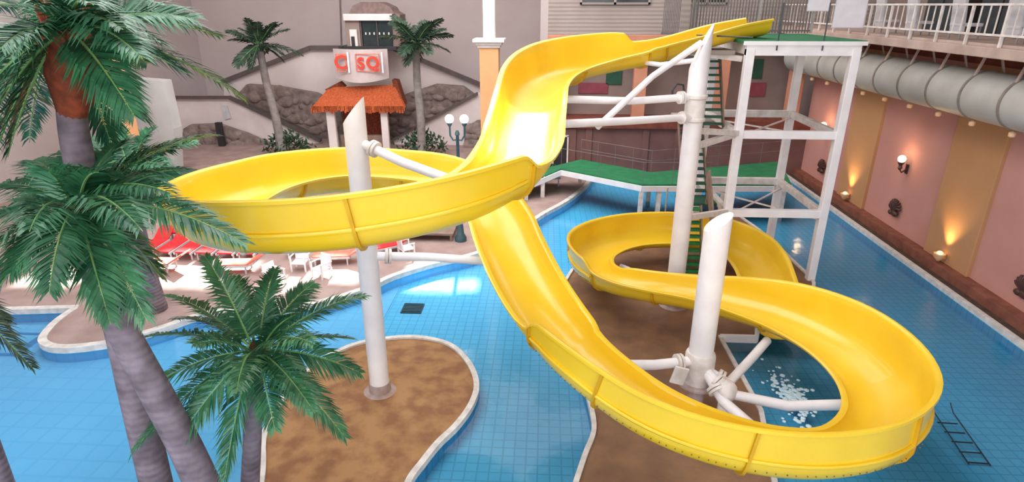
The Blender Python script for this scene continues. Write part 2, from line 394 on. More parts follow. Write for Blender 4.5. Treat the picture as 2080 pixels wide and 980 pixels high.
# right wall with pilasters
struct(MB().box((XW, -2, -1), (XW+0.4, 34.3, 7.72)).build('wall_right', M['pink']), 'pink plaster wall on the right')
for i, yc in enumerate((6.1, 13.3, 20.65, 28.0)):
    struct(MB().box((XW-0.14, yc-1.25, 0.34), (XW+0.02, yc+1.25, 7.3), bev=0.03).build('trim_%d' % (7+i), M['tan']), 'tan pilaster on the pink right wall')
struct(MB().box((17.8, -2, 7.9), (18.1, 34.3, 17)).build('wall_right_upper', M['upper']), 'brown-grey wall behind the upper balcony')
# balcony slab and edge
struct(MB().box((12.25, -2, 7.72), (18, 34.2, 8.0), bev=0.03).build('floor_balcony', M['balcony']), 'upper balcony floor slab')
struct(MB().box((12.1, -2, 7.64), (12.3, 34.2, 7.92), bev=0.03).build('trim_11', M['balcony']), 'peeling beige fascia under the balcony')
struct(MB().box((14.2, -2, 7.2), (14.62, 34.2, 7.75)).build('trim_12', M['red_brown']), 'red-brown band below the balcony')

# ------------------------------------------------------------------ back of the hall
YB = 34.0
def wallpoly(name, px, y, th, m, lab):
    return struct(MB().slab([aty(a, b, y) for a, b in px], (0, th, 0)).build(name, m), lab)
struct(MB().box((-27, 46, -1), (4, 46.4, 17)).build('wall_back', M['beige_wall']), 'large beige-grey rear wall of the hall')
struct(MB().box((-0.3, 34, -1), (0.1, 46.2, 17)).build('wall_back_return', M['beige_wall']), 'return wall between the two rear walls')
struct(MB().box((0.1, YB, 7.5), (18.2, YB+0.3, 17)).build('wall_back_upper', M['facade']), 'beige slatted upper facade at the back right')
struct(MB().box((0.1, YB-0.1, 6.95), (18.2, YB+0.3, 7.5), bev=0.03).build('trim_13', M['orange_band']), 'salmon band under the upper facade')
struct(MB().box((0.2, YB+1.6, 2.9), (18.2, YB+1.8, 6.95)).build('wall_gallery', M['gallery']), 'grey gallery wall on the middle level')
struct(MB().box((0.2, YB-0.25, 2.55), (18.2, YB+1.7, 3.05), bev=0.03).build('trim_14', M['red_brown']), 'red-brown fascia of the middle gallery')
struct(MB().box((0.9, YB+0.0, -1), (18.2, YB+0.25, 2.6)).build('wall_back_lower', M['mauve_wall']), 'mauve ground level wall at the back')
struct(MB().box((-26.3, -2, -1), (-26, 46, 17)).build('wall_left', M['beige_wall']), 'beige-grey left wall')
# piers of the middle gallery
for i, x in enumerate((0.55, 5.2, 9.6, 13.6)):
    struct(MB().box((x-0.35, YB, 3.05), (x+0.35, YB+0.5, 6.95), bev=0.04).build('trim_%d' % (15+i), M['orange_band']), 'salmon pier of the middle gallery')
def window(n, px0, px1, z0, z1, y):
    a = aty(px0, 10, y).x; b = aty(px1, 10, y).x
    f = MB()
    for (u0, u1, v0, v1) in ((a, b, z1-0.1, z1), (a, b, z0, z0+0.1), (a, a+0.1, z0, z1), (b-0.1, b, z0, z1), ((a+b)/2-0.06, (a+b)/2+0.06, z0, z1)):
        f.box((u0, y-0.12, v0), (u1, y+0.02, v1))
    fo = f.build('window_%d' % n, M['facade']); struct(fo, 'dark slatted window high in the back facade')
    MB().box((a, y-0.05, z0), (b, y-0.01, z1)).build('pane', M['glass_dark'], fo)
window(1, 1178, 1320, 9.02, 10.3, YB); window(2, 1396, 1475, 9.02, 10.3, YB)
# green and magenta panels hung on the middle gallery
def panel(name, px, y, m, lab, cat, group=None):
    a = aty(px[0], px[1], y); b = aty(px[2], px[3], y)
    return tag(MB().box((a.x, y-0.08, min(a.z, b.z)), (b.x, y, max(a.z, b.z)), bev=0.02).build(name, m, base=((a.x+b.x)/2, y, min(a.z, b.z))), lab, cat, group)
panel('shutter', (1232, 138, 1262, 172), YB+1.59, M['green_dark'], 'dark green shutter on the gallery wall, left of the tall post', 'shutter')
panel('banner', (1175, 168, 1234, 190), YB+1.59, M['magenta'], 'magenta banner hung on the gallery front left of the green shutter', 'banner')
panel('shutter', (1518, 120, 1546, 160), YB+1.59, M['green_dark'], 'dark green shutter seen through the top bay of the tower', 'shutter')
panel('banner', (1522, 168, 1552, 196), YB+1.59, M['magenta'], 'magenta banner seen through the top bay of the tower', 'banner')
# door on the ground level
dl = aty(1124, 340, YB).x; dr = aty(1150, 340, YB).x
d1 = MB().box((dl-0.5, YB-0.12, 0.05), (dr+0.5, YB-0.02, 2.5), bev=0.02).build('door_1', M['mauve_wall']); struct(d1, 'dark doorway in the mauve wall left of the walkway')
MB().box((dl, YB-0.16, 0.1), (dr, YB-0.1, 2.05), bev=0.02).build('door_leaf', M['dark'], d1)
MB().box((dl-0.08, YB-0.2, 2.05), (dr+0.08, YB-0.1, 2.14)).box((dl-0.08, YB-0.2, 0.1), (dl, YB-0.1, 2.1)).box((dr, YB-0.2, 0.1), (dr+0.08, YB-0.1, 2.1)).build('door_frame', M['cream'], d1)
for px in (1195, 1310, 1375):
    x = aty(px, 300, YB).x
    struct(MB().box((x-0.18, YB-0.1, 0.0), (x+0.18, YB+0.05, 2.56), bev=0.02).build('trim_20', M['mauve_wall']), 'pilaster of the lower back wall')

# grand staircase end: gable, rocks, parapets
wallpoly('wall_gable', [(455, 165), (630, 98), (795, 98), (975, 172), (975, 335), (455, 335)], 42.5, 0.6, M['gable'], 'pale gable wall behind the entrance hut')
for k, (a, b) in enumerate((((452, 166), (630, 97)), ((630, 97), (795, 97)), ((795, 97), (978, 173)))):
    struct(MB().bar(aty(*a, 42.3), aty(*b, 42.3), 0.3, 0.28).build('trim_%d' % (21+k), M['trim_dark']), 'dark coping on the pale gable')
def rocky(px, y, th, lab, seed):
    rnd = random.Random(seed)
    pts = [aty(a, b, y) for a, b in px]; xs = [p.x for p in pts]; zs = [p.z for p in pts]
    x0, x1, z0, z1 = min(xs), max(xs), min(zs), max(zs)
    def inside(x, z):
        r = False; j = len(pts)-1
        for i in range(len(pts)):
            if (pts[i].z > z) != (pts[j].z > z) and x < (pts[j].x-pts[i].x)*(z-pts[i].z)/(pts[j].z-pts[i].z)+pts[i].x: r = not r
            j = i
        return r
    mb = MB().slab(pts, (0, th, 0))
    for _ in range(90):
        x = rnd.uniform(x0, x1); z = rnd.uniform(z0, z1); r = rnd.uniform(0.2, 0.5)
        if inside(x-r*.7, z) and inside(x+r*.7, z) and inside(x, z+r*.5) and inside(x, z-r*.5): mb.ball((x, y, z), r, rnd.uniform(.8, 1.4), 0.5, rnd.uniform(.6, 1), n=7)
    return struct(mb.build('wall_rock', M['rock']), lab)
rocky([(478, 196), (500, 172), (560, 176), (640, 190), (690, 215), (705, 290), (672, 286)], 41.8, 0.6, 'rock face between the stairs, left of the hut', 3)
rocky([(770, 215), (830, 190), (885, 172), (940, 176), (962, 192), (808, 284), (770, 290)], 41.8, 0.6, 'rock face between the stairs, right of the hut', 4)
wallpoly('wall_parapet_left', [(355, 200), (465, 200), (650, 287), (650, 320), (340, 345)], 40.2, 0.5, M['parapet'], 'white stair parapet on the left')
wallpoly('wall_parapet_right', [(985, 186), (965, 192), (800, 284), (800, 325), (1010, 335)], 40.2, 0.5, M['parapet'], 'white stair parapet on the right')
for k, (a, b) in enumerate((((352, 198), (466, 198)), ((464, 197), (652, 286)), ((798, 284), (970, 190)))):
    struct(MB().bar(aty(*a, 40.15), aty(*b, 40.15), 0.45, 0.16).build('trim_%d' % (24+k), M['trim_dark']), 'dark handrail line on the stair parapet')
rocky([(372, 262), (385, 254), (440, 252), (500, 272), (545, 292), (545, 318), (372, 335)], 39.6, 0.4, 'rockwork planter wall below the left parapet', 5)
rocky([(945, 262), (968, 246), (1000, 244), (1005, 330), (940, 325)], 39.6, 0.4, 'rockwork planter wall right of the lamp', 6)
nb = aty(460, 225, 40.1)
tag(MB().slab([aty(449, 215, 40.15), aty(462, 215, 40.15), aty(470, 240, 40.15), aty(457, 243, 40.15)], (0, -0.06, 0)).build('notice_board', M['plastic'], base=nb), 'small grey notice on the white left stair parapet', 'notice')
dk = aty(458, 290, 39.4)
tag(MB().box((dk.x-0.25, 38.9, 0.1), (dk.x+0.15, 39.2, 1.7), bev=0.03).build('dark_door_panel', M['dark'], base=(dk.x, 39.35, 0.1)), 'narrow dark panel beside the rockwork left of the palm', 'panel')
# pale blocks at the far left
def blk(n, px, y, m, lab):
    pts = [aty(a, b, y) for a, b in px]
    return struct(MB().slab(pts, (0, 0.8, 0)).build(n, m), lab)
blk('wall_soffit', [(-60, 185), (92, 190), (122, 290), (-60, 290)], 31, M['grey_box'], 'light grey boxed wall at the far left')
blk('wall_far_pier', [(268, 160), (330, 165), (352, 262), (356, 345), (300, 350), (268, 260)], 31, M['grey_box'], 'light grey slanted pier between the palms')
blk('wall_blue_base', [(318, 352), (384, 352), (384, 385), (318, 385)], 30.4, M['teal'], 'teal base of the far left pier')

def pillar(px_l, px_r, py_top, y, lab):
    a = aty(px_l, py_top, y); b = aty(px_r, py_top, y); cx = (a.x+b.x)/2; r = (b.x-a.x)/2; zt = a.z
    t = thing('hall_pillar', lab, 'pillar', (cx, y, 0.1), 'hall pillars')
    MB().box((cx-r, y-r, 0.1), (cx+r, y+r, zt-0.3), bev=0.05).build('shaft', M['orange_col'], t)
    mb = MB()
    for k, (e, h0, h1) in enumerate(((0.08, -0.42, -0.30), (0.16, -0.30, -0.16), (0.30, -0.16, 0.0))):
        mb.box((cx-r-e, y-r-e, zt+h0), (cx+r+e, y+r+e, zt+h1), bev=0.03)
    mb.build('capital', M['cream'], t)
    MB().box((cx-r*0.6, y-r*0.6, zt), (cx+r*0.6, y+r*0.6, 17)).build('upper_post', M['cream'], t)
    MB().box((cx-r-0.1, y-r-0.1, 0.1), (cx+r+0.1, y+r+0.1, 0.6), bev=0.03).build('plinth', M['cream'], t)
pillar(975, 1014, 78, 31.5, 'orange square pillar with cream capital right of the lamp post')
pillar(172, 222, 78, 28.0, 'orange square pillar half hidden behind the top left palm')

# ceiling above the frame; its openings are added, shaped to throw the sun patches
openings = []
def opening(tx, ty, tz, sx, sy):  # cuts a hole where the sun ray to the wanted patch meets the ceiling
    k = (17.0-tz)/(-SUN_DIR.z); c = Vector((tx, ty, tz))-SUN_DIR*k
    openings.append((c.x-sx/2, c.x+sx/2, c.y-sy/2, c.y+sy/2))
def patch(x0, y0, x1, y1):
    zz = -.35 if x0 > 800 and y0 > 540 else 0.1
    a = atz(x0, y0, zz); b = atz(x1, y1, zz); c = atz(x0, y1, zz); d = atz(x1, y0, zz)
    lx = min((a.x+c.x)/2, (b.x+d.x)/2); hx = max((a.x+c.x)/2, (b.x+d.x)/2); hy = max(a.y, d.y); ly = min(b.y, c.y)
    opening((lx+hx)/2, (ly+hy)/2, zz, hx-lx, hy-ly)
for q in ((60, 545, 180, 578), (300, 533, 402, 580), (408, 533, 462, 582), (468, 530, 515, 560), (535, 562, 602, 588), (632, 545, 690, 570), (694, 548, 732, 572), (740, 525, 752, 560), (866, 520, 886, 533),
          (832, 566, 935, 590), (940, 566, 1004, 588)): patch(*q)
opening(-0.75, 12.5, 6.7, .7, 1.5)
opening(-0.35, 13.0, 6.8, .9, 2.6)
opening(0.05, 13.7, 6.9, .6, 1.4)
xs = sorted(set([-27, 18.2]+[v for o in openings for v in o[:2]])); ys = sorted(set([-6, 47]+[v for o in openings for v in o[2:]]))
cm = MB()
for j in range(len(ys)-1):
    run = None
    for i in range(len(xs)-1):
        mx, my = (xs[i]+xs[i+1])/2, (ys[j]+ys[j+1])/2
        hole = any(o[0] < mx < o[1] and o[2] < my < o[3] for o in openings)
        if not hole and run is None: run = xs[i]
        if run is not None and (hole or i == len(xs)-2):
            e = xs[i] if hole else xs[i+1]
            cm.add([(run, ys[j], 17.0), (e, ys[j], 17.0), (e, ys[j+1], 17.0), (run, ys[j+1], 17.0), (run, ys[j], 17.2), (e, ys[j], 17.2), (e, ys[j+1], 17.2), (run, ys[j+1], 17.2)],
                   [(0, 1, 2, 3), (4, 5, 6, 7), (0, 1, 5, 4), (1, 2, 6, 5), (2, 3, 7, 6), (3, 0, 4, 7)]); run = None
struct(cm.build('ceiling', M['cream']), 'pale ceiling with skylight openings')

# ------------------------------------------------------------------ the yellow slide
CP = [  # x, y, z of the trough floor, wall height left and right of travel
 (7.0, 21.3, 8.08, .50, .50), (6.0, 21.0, 7.92, .50, .50), (4.7, 20.5, 7.62, .50, .50), (3.45, 20.0, 7.32, .55, .58), (3.15, 19.85, 7.27, .55, .62), (2.9, 19.75, 7.23, .52, .88),
 (1.8, 19.2, 7.10, .48, .98), (0.8, 18.25, 6.98, .46, 1.0), (0.15, 16.9, 6.88, .46, .95), (-0.2, 15.3, 6.76, .46, .82), (-0.3, 13.7, 6.60, .48, .62),
 (-0.38, 12.2, 6.34, .50, .50), (-0.45, 11.1, 6.06, .50, .5), (-0.72, 10.25, 5.88, .60, .46), (-0.9, 9.95, 5.82, .90, .46), (-1.7, 9.15, 5.66, .95, .44), (-2.8, 8.75, 5.50, .95, .42),
 (-4.0, 8.75, 5.36, .95, .42), (-5.1, 9.15, 5.22, .92, .42), (-5.95, 10.0, 5.06, .88, .42), (-6.4, 11.2, 4.92, .84, .42), (-6.4, 12.6, 4.78, .84, .50),
 (-5.95, 13.8, 4.66, .88, .56), (-5.05, 14.75, 4.54, .88, .58), (-3.9, 15.15, 4.42, .86, .58), (-2.7, 15.1, 4.32, .82, .56), (-1.65, 14.55, 4.16, .62, .46), (-1.1, 13.7, 3.88, .5, .5),
 (-0.75, 12.7, 3.52, .5, .5), (-0.3, 11.6, 3.08, .5, .5), (0.1, 10.85, 2.76, .5, .55), (0.28, 10.55, 2.64, .5, .62), (0.42, 10.3, 2.55, .46, .92), (1.1, 9.5, 2.24, .50, .96), (2.0, 8.85, 1.94, .52, .98), (3.1, 8.45, 1.74, .50, 1.0),
 (4.5, 8.40, 1.58, .42, 1.04), (5.75, 8.82, 1.49, .34, 1.05), (6.7, 9.75, 1.43, .36, 1.02), (7.12, 11.05, 1.39, .38, 1.0), (6.98, 12.45, 1.36, .4, .98), (6.35, 13.65, 1.33, .42, .88),
 (5.3, 14.55, 1.28, .5, .72), (4.3, 15.2, 1.21, .55, .55), (3.2, 15.75, 1.12, .55, .5), (2.5, 16.2, 1.04, .58, .5), (2.1, 16.55, 1.0, .62, .48), (1.88, 16.85, 0.97, .88, .46), (1.55, 17.7, 0.91, .9, .44), (1.6, 18.8, 0.86, .86, .42), (2.15, 19.85, 0.81, .84, .42),
 (3.1, 20.65, 0.78, .82, .42), (4.3, 21.05, 0.75, .82, .42), (5.6, 21.05, 0.72, .82, .42), (6.55, 20.65, 0.68, .82, .42), (7.1, 19.75, 0.63, .82, .42), (7.2, 18.5, 0.57, .78, .42), (7.05, 17.3, 0.50, .66, .42),
 (6.95, 16.4, 0.42, .5, .4), (6.85, 15.7, 0.32, .42, .36), (6.78, 15.1, 0.24, .36, .34)]
def chordal(P, n):
    """Catmull-Rom with chord-length spacing, so close control points do not kink the line"""
    out = []; N = len(P)
    d = [math.dist(P[i][:3], P[i+1][:3]) for i in range(N-1)]
    def tan(i, j):
        if i == 0: return (P[1][j]-P[0][j])/d[0]
        if i == N-1: return (P[-1][j]-P[-2][j])/d[-1]
        a = (P[i][j]-P[i-1][j])/d[i-1]; b = (P[i+1][j]-P[i][j])/d[i]
        if j > 2 and a*b <= 0: return 0.0
        m_ = (a*d[i]+b*d[i-1])/(d[i]+d[i-1])
        if j > 2: m_ = max(-3*min(abs(a), abs(b)), min(3*min(abs(a), abs(b)), m_))
        return m_
    for i in range(N-1):
        for k in range(n):
            t = k/n; h = d[i]; row = []
            for j in range(5):
                row.append((2*t**3-3*t*t+1)*P[i][j]+(t**3-2*t*t+t)*h*tan(i, j)+(-2*t**3+3*t*t)*P[i+1][j]+(t**3-t*t)*h*tan(i+1, j))
            out.append(row)
    out.append(list(P[-1])); return out
path = chordal([list(p) for p in CP], 5)
def clampmono(seq):
    return seq
frames = []
for i, p in enumerate(path):
    a = Vector(path[max(i-1, 0)][:3]); b = Vector(path[min(i+1, len(path)-1)][:3]); t = (b-a).normalized()
    L = Vector((-t.y, t.x, 0)).normalized(); N = t.cross(L).normalized() * 1.0
    if N.z < 0: N = -N
    win = path[max(0, i-7):i+8]; ro = sum((0.14 if q[2] > 3.2 else 0.42)*(q[3]-q[4]) for q in win)/len(win)
    L, N = L*math.cos(ro)+N*math.sin(ro), N*math.cos(ro)-L*math.sin(ro)
    hl, hr = max(.28, p[3]), max(.28, p[4])
    frames.append((Vector(p[:3]), L, N, hl, hr))
def side(h):
    b = [(0.0, 0.0), (.22, .012), (.40, .06), (.54, .15), (.63, .28)]
    k = max(h, .30)
    for u in (.25, .5, .75, .97, 1.0):
        z = .28+(k-.28)*u
        b.append((.63+.04*min(1, (z-.28)/.14)+.22*max(0, z-.42)+(.012 if u == 1 else 0), z))
    return b
def section(fr):
    P, L, N, hl, hr = fr
    inner = [(a, b) for a, b in reversed(side(hl))] + [(-a, b) for a, b in side(hr)][1:]
    n = len(inner); outer = []
    for i, (a, b) in enumerate(inner):
        a0, b0 = inner[max(i-1, 0)]; a1, b1 = inner[min(i+1, n-1)]
        d = Vector((a1-a0, b1-b0)); d = d.normalized() if d.length > 1e-6 else Vector((0, -1) if i == 0 else (0, 1))
        outer.append((a+d.y*0.035, b-d.x*0.035*1.0))
    # left side comes down (d.y<0): outward is +a ; flip sign so the shell grows outwards
    outer = []
    for i, (a, b) in enumerate(inner):
        a0, b0 = inner[max(i-1, 0)]; a1, b1 = inner[min(i+1, n-1)]
        d = Vector((a1-a0, b1-b0)); d = d.normalized() if d.length > 1e-6 else Vector((0, 1))
        nx, nz = -d.y, d.x            # left-hand normal
        if i in (0, n-1): nx, nz = (1, 0) if i == 0 else (-1, 0)
        # choose the normal that points away from the trough
        if nx*(0-a)+nz*(1.2-b) > 0: nx, nz = -nx, -nz
        outer.append((a+nx*0.035, b+nz*0.035))
    # rolled lips
    la, lb = inner[0]; ra, rb = inner[-1]
    lipL = [(la+.10, lb-.045), (la+.11, lb+.012), (la+.05, lb+.03)]
    lipR = [(ra-.05, rb+.03), (ra-.11, rb+.012), (ra-.10, rb-.045)]
    loop = inner + lipR + list(reversed(outer)) + lipL
    return [P + L*a + N*b for a, b in loop], inner, outer
slide = thing('water_slide', 'long yellow open water slide winding down from the white tower to the pool', 'water slide', (0, 0, 0))
def sweep(frs):
    mb = MB(); rings = [section(f)[0] for f in frs]; n = len(rings[0]); vs = [v for r in rings for v in r]; fs = []
    for i in range(len(rings)-1):
        for k in range(n): fs.append((i*n+k, i*n+(k+1) % n, (i+1)*n+(k+1) % n, (i+1)*n+k))
    # end caps as quads between inner and outer skin
    ni = len(section(frs[0])[1])
    def cap(o):
        q = []
        for k in range(ni-1): q.append((o+k, o+k+1, o+(2*ni+3)-1-(k+1)+0, o+(2*ni+3)-1-k+0))
        return q
    fs += cap(0) + cap((len(rings)-1)*n)
    mb.add(vs, fs); return mb
def flange(fr, w_=0.05, out=0.085):
    """upright joint flange wrapped round the outside of the trough"""
    P, L, N, hl, hr = fr; T = L.cross(N).normalized()
    _, inner, outer = section(fr); mb = MB(); vs = []; fs = []
    n = len(outer)
    for (a, b), (ia, ib) in zip(outer, inner):
        d = Vector((a-ia, b-ib)).normalized()
        p0 = (a, b-0.0); p1 = (a+d.x*out*0.7, b+d.y*out*0.7)
        for s_ in (-w_/2, w_/2):
            vs.append(P+L*p0[0]+N*p0[1]+T*s_); vs.append(P+L*p1[0]+N*p1[1]+T*s_)
    for k in range(n-1):
        o = k*4; q = o+4
        fs += [(o, o+1, q+1, q), (o+2, q+2, q+3, o+3), (o+1, o+3, q+3, q+1), (o, q, q+2, o+2)]
    fs += [(0, 2, 3, 1), ((n-1)*4, (n-1)*4+1, (n-1)*4+3, (n-1)*4+2)]
    return mb.add(vs, fs)
def rib_line(frs, sidesign, wallidx=5):
    """horizontal ledge where the raised guard wall is bolted to the trough"""
    pts = []
    for P, L, N, hl, hr in frs:
        pts.append(P + L*(sidesign*(.67+.05)) + N*.40)
    return pts
seams = [0, 15, 25, 37, 52, 66, 80, 95, 108, 121, 132, 143, 156, 166, 176, 186, 196, 207, 219, 231, 243, 256, 268, 280, 292, len(frames)-1]
seams = [s_ for s_ in seams if s_ < len(frames)-6]+[len(frames)-1]
for a, b in zip(seams[:-1], seams[1:]):
    frs = frames[a:b+1]
    so_ = sweep(frs).build('trough_section', M['yellow'], slide, smooth=50)
    if a > 0: flange(frs[0]).build('joint_flange', M['yellow2'], so_, smooth=40)
    for sg, idx in ((1, 3), (-1, 4)):
        run = [f for f in frs if f[idx] > 0.72]
        if len(run) > 3:
            pts = rib_line(run, sg)
            MB().tube(pts, 0.038, 6).build('bolted_seam', M['yellow'], so_, smooth=60)
            if a < 150: continue
            bl = MB(); acc = 0; last = None
            for i_ in range(len(run)-1):
                P, L, N, hl, hr = run[i_]; Q = run[i_+1]
                for u in (0.0, 0.5):
                    c_ = P.lerp(Q[0], u) + L*(sg*.735) + N*.30
                    c2 = c_
                    bl.ball(c2+L*(-sg*0.045)+N*(-.07), 0.014, n=6)
            bo_ = bl.build('bolt_row', M['bolt'], so_); bo_['kind'] = 'stuff'

# ------------------------------------------------------------------ slide support columns
def column(x, y, z0, z1, r, lab, cut=0.35, cutdir=(1, 0), nrm=24):
    t = thing('support_column', lab, 'column', (x, y, z0), 'white slide support columns')
    mb = MB(); vs = []; fs = []; cd = Vector((cutdir[0], cutdir[1])).normalized()
    for z in (z0, z0+0.02, 99):
        for k in range(nrm):
            cx, sy = math.cos(2*PI*k/nrm), math.sin(2*PI*k/nrm)
            zz = z if z < 90 else z1 - cut*(1-(cx*cd.x+sy*cd.y))/2*2
            vs.append((x+r*cx, y+r*sy, zz))
    for i in range(2):
        for k in range(nrm): fs.append((i*nrm+k, i*nrm+(k+1) % nrm, (i+1)*nrm+(k+1) % nrm, (i+1)*nrm+k))
    fs.append(tuple(range(nrm))); fs.append(tuple(2*nrm+k for k in range(nrm)))
    mb.add(vs, fs).build('pipe', M['white_paint'], t, smooth=40)
    MB().lathe([(r*1.7, z0), (r*1.7, z0+0.05), (r*1.15, z0+0.07), (r*1.08, z0+0.30)], (x, y, 0), 24).build('base_plate', M['stain'], t, smooth=40)
    return t
def arm(t, pts, r=0.10, collar=True, name='support_arm'):
    a = MB().tube(pts, r, 14).build(name, M['white_paint'], t, smooth=50)
    if collar:
        p0 = Vector(pts[0]); d = (Vector(pts[1])-p0).normalized()
        q = p0 + d*0.42
        mb = MB().tube([q-d*0.03, q+d*0.03], r*1.75, 16)
        mb.tube([q+d*0.05, q+d*0.11], r*1.75, 16)
        mb.build('collar', M['white_worn'], a, smooth=40)
    return a
c1 = column(-3.93, 12.3, 0.05, 7.25, 0.235, 'white slanted-top column through the left slide loop', 0.28, (1, 0))
arm(c1, [(-3.93, 12.3, 6.35), (-2.9, 11.9, 6.0), (-1.65, 11.3, 5.75), (-0.62, 10.95, 5.92)], 0.10)
arm(c1, [(-3.93, 12.3, 3.72), (-2.6, 12.7, 3.55), (-1.2, 12.95, 3.36)], 0.10)
for e in ((-5.05, 9.1, 5.22), (-6.85, 12.3, 4.86), (-3.95, 15.3, 4.5)):
    arm(c1, [(-3.93, 12.3, e[2]-0.32), ((-3.93+e[0])/2, (12.3+e[1])/2, e[2]-0.3), (e[0], e[1], e[2]-0.08)], 0.08)
c2 = column(3.70, 12.1, 0.75, 4.95, 0.275, 'thick white column with sloped top inside the front slide loop', 0.2, (1, 0))
MB().tube([(3.70, 12.1, 0.05), (3.70, 12.1, 1.1)], 0.20, 20).build('lower_post', M['stain'], c2, smooth=50)
arm(c2, [(3.62, 12.05, 1.38), (2.6, 11.75, 1.42), (1.75, 11.35, 1.65), (0.95, 10.9, 2.1)], 0.115)
arm(c2, [(3.72, 11.95, 1.30), (4.25, 11.5, 0.88), (5.4, 11.1, 0.9), (6.4, 10.9, 1.12)], 0.115)
arm(c2, [(3.72, 12.0, 1.25), (4.3, 11.75, 1.0), (5.2, 12.9, 0.98), (5.75, 13.55, 1.08)], 0.11)
arm(c2, [(3.80, 11.9, 1.2), (4.1, 11.3, 0.8), (4.5, 10.0, 0.95), (4.45, 9.1, 1.28)], 0.12)
MB().box((3.0, 11.65, 0.98), (3.32, 11.71, 1.42), Matrix.Rotation(0.25, 3, 'Y'), bev=0.02).build('gusset_plate', M['white_worn'], c2)
MB().lathe([(0.31, 0.78), (0.34, 0.82), (0.34, 1.52), (0.31, 1.58)], (3.70, 12.1, 0), 20).ball((4.18, 11.55, 0.93), 0.27).build('bracket_hub', M['white_worn'], c2, smooth=50)
MB().tube([(4.18, 11.55, .05), (4.18, 11.55, 0.9)], 0.12, 14).build('prop', M['white_paint'], c2, smooth=50)
c3 = column(4.22, 17.32, 0.05, 8.55, 0.265, 'tallest white column rising beside the tower', 0.62, (1, 0))
arm(c3, [(4.2, 17.3, 6.62), (2.4, 16.6, 6.58), (0.35, 15.9, 6.72)], 0.10)
arm(c3, [(4.2, 17.25, 6.06), (2.1, 15.6, 6.22), (0.0, 13.9, 6.42)], 0.10)
arm(c3, [(4.2, 17.3, 8.05), (2.9, 16.9, 7.2), (1.35, 15.3, 6.12)], 0.085, collar=False, name='brace')
arm(c3, [(4.2, 17.3, 7.6), (3.4, 18.6, 7.35), (2.9, 19.6, 7.35)], 0.07, collar=False, name='brace')
arm(c3, [(4.2, 17.3, 0.65), (3.3, 18.5, 0.60), (2.75, 19.2, 0.58)], 0.08)
arm(c3, [(4.2, 17.3, 0.62), (3.8, 16.7, 0.7), (3.4, 16.2, 0.86)], 0.08)
MB().lathe([(0.28, 5.92), (0.32, 5.95), (0.32, 6.02), (0.28, 6.05), (0.28, 6.55), (0.32, 6.58), (0.32, 6.66), (0.28, 6.69)], (4.22, 17.32, 0), 24).build('collar_band', M['white_worn'], c3, smooth=40)
MB().tube([(3.55, 17.1, 6.55), (3.5, 17.08, 6.8), (3.62, 17.1, 6.98), (3.8, 17.15, 6.95), (3.86, 17.2, 6.7)], 0.03, 8).build('cable_loop', M['dark'], c3)
MB().box((4.02, 16.95, 0.35), (4.42, 17.02, 1.0), bev=0.02).build('sleeve', M['white_worn'], c3)

# small props under the third loop
for (x, y, zt, lab) in ((2.2, 19.95, 0.72, 'short white prop under the back of the small rear loop'), (7.25, 18.6, 0.5, 'short white prop under the last descent of the slide')):
    t = thing('slide_prop', lab, 'support post', (x, y, 0.05))
    MB().tube([(x, y, 0.05), (x, y, zt-0.02)], 0.09, 14).build('post', M['white_paint'], t, smooth=50)
    MB().lathe([(0.2, 0.05), (0.2, 0.09), (0.1, 0.11), (0.1, 0.13)], (x, y, 0), 14).build('base_plate', M['stain'], t)

# ------------------------------------------------------------------ tower
XL, XR, YF, YR, ZT = 6.25, 9.40, 19.61, 23.65, 7.76
tw = thing('slide_tower', 'white steel slide tower with green top platform beside the right lagoon', 'tower', ((XL+XR)/2, (YF+YR)/2, 0))
for (x, y) in ((XL, YF), (XR, YF), (XL, YR), (XR, YR)):
    MB().box((x-0.13, y-0.13, -0.68), (x+0.13, y+0.13, ZT), bev=0.02).build('leg', M['white_paint'], tw)
def beam(a, b, wd, ht, m='white_paint', name='beam'): MB().bar(a, b, wd, ht, 0.015).build(name, M[m], tw)
for z, h_ in ((ZT-0.02, 0.38), (5.12, 0.26), (2.46, 0.26)):
    beam((XL-0.13, YF, z), (XR+0.13, YF, z), 0.2, h_)
    beam((XL-0.13, YR, z), (XR+0.13, YR, z), 0.2, h_, 'white_worn')
    beam((XL, YF, z), (XL, YR, z), 0.18, h_*0.9, 'white_worn')
    beam((XR, YF, z), (XR, YR, z), 0.18, h_*0.9, 'white_worn')
MB().box((XL-0.25, YF-0.15, ZT+0.14), (XR+0.25, YR+0.5, ZT+0.24), bev=0.02).build('platform', M['green_deck'], tw)
MB().box((XL-0.25, YF-0.17, ZT+0.10), (XR+0.25, YF-0.10, ZT+0.22)).build('platform_edge', M['white_paint'], tw)
# wing of the platform that carries the slide start and stairs
MB().box((4.6, YF+0.6, ZT-0.24), (XL-0.25, YR+0.2, ZT-0.10), bev=0.02).build('side_platform', M['facade'], tw)
for (p, q) in (((4.7, 21.0, 7.55), (XL, 20.2, 7.4)), ((4.5, 17.6, 5.6), (XL, 19.6, 5.15)), ((4.5, 17.5, 5.2), (XL, 19.7, 5.12)), ((4.5, 17.6, 2.95), (XL, 19.6, 2.5))):
    beam(p, q, 0.14, 0.18, 'white_worn', 'tie_beam')
for (p, q) in (((XL, YF+0.2, 2.2), (XR, YR-0.2, 2.2)), ((XR, YF+0.2, 2.2), (XL, YR-0.2, 2.2)), ((XL, YF+.1, 5.0), (XR, YR-.1, 5.0)), ((XR, YF+.1, 4.95), (XL, YR-.1, 4.95))):
    MB().bar(p, q, 0.05, 0.05).build('cross_brace', M['white_worn'], tw)

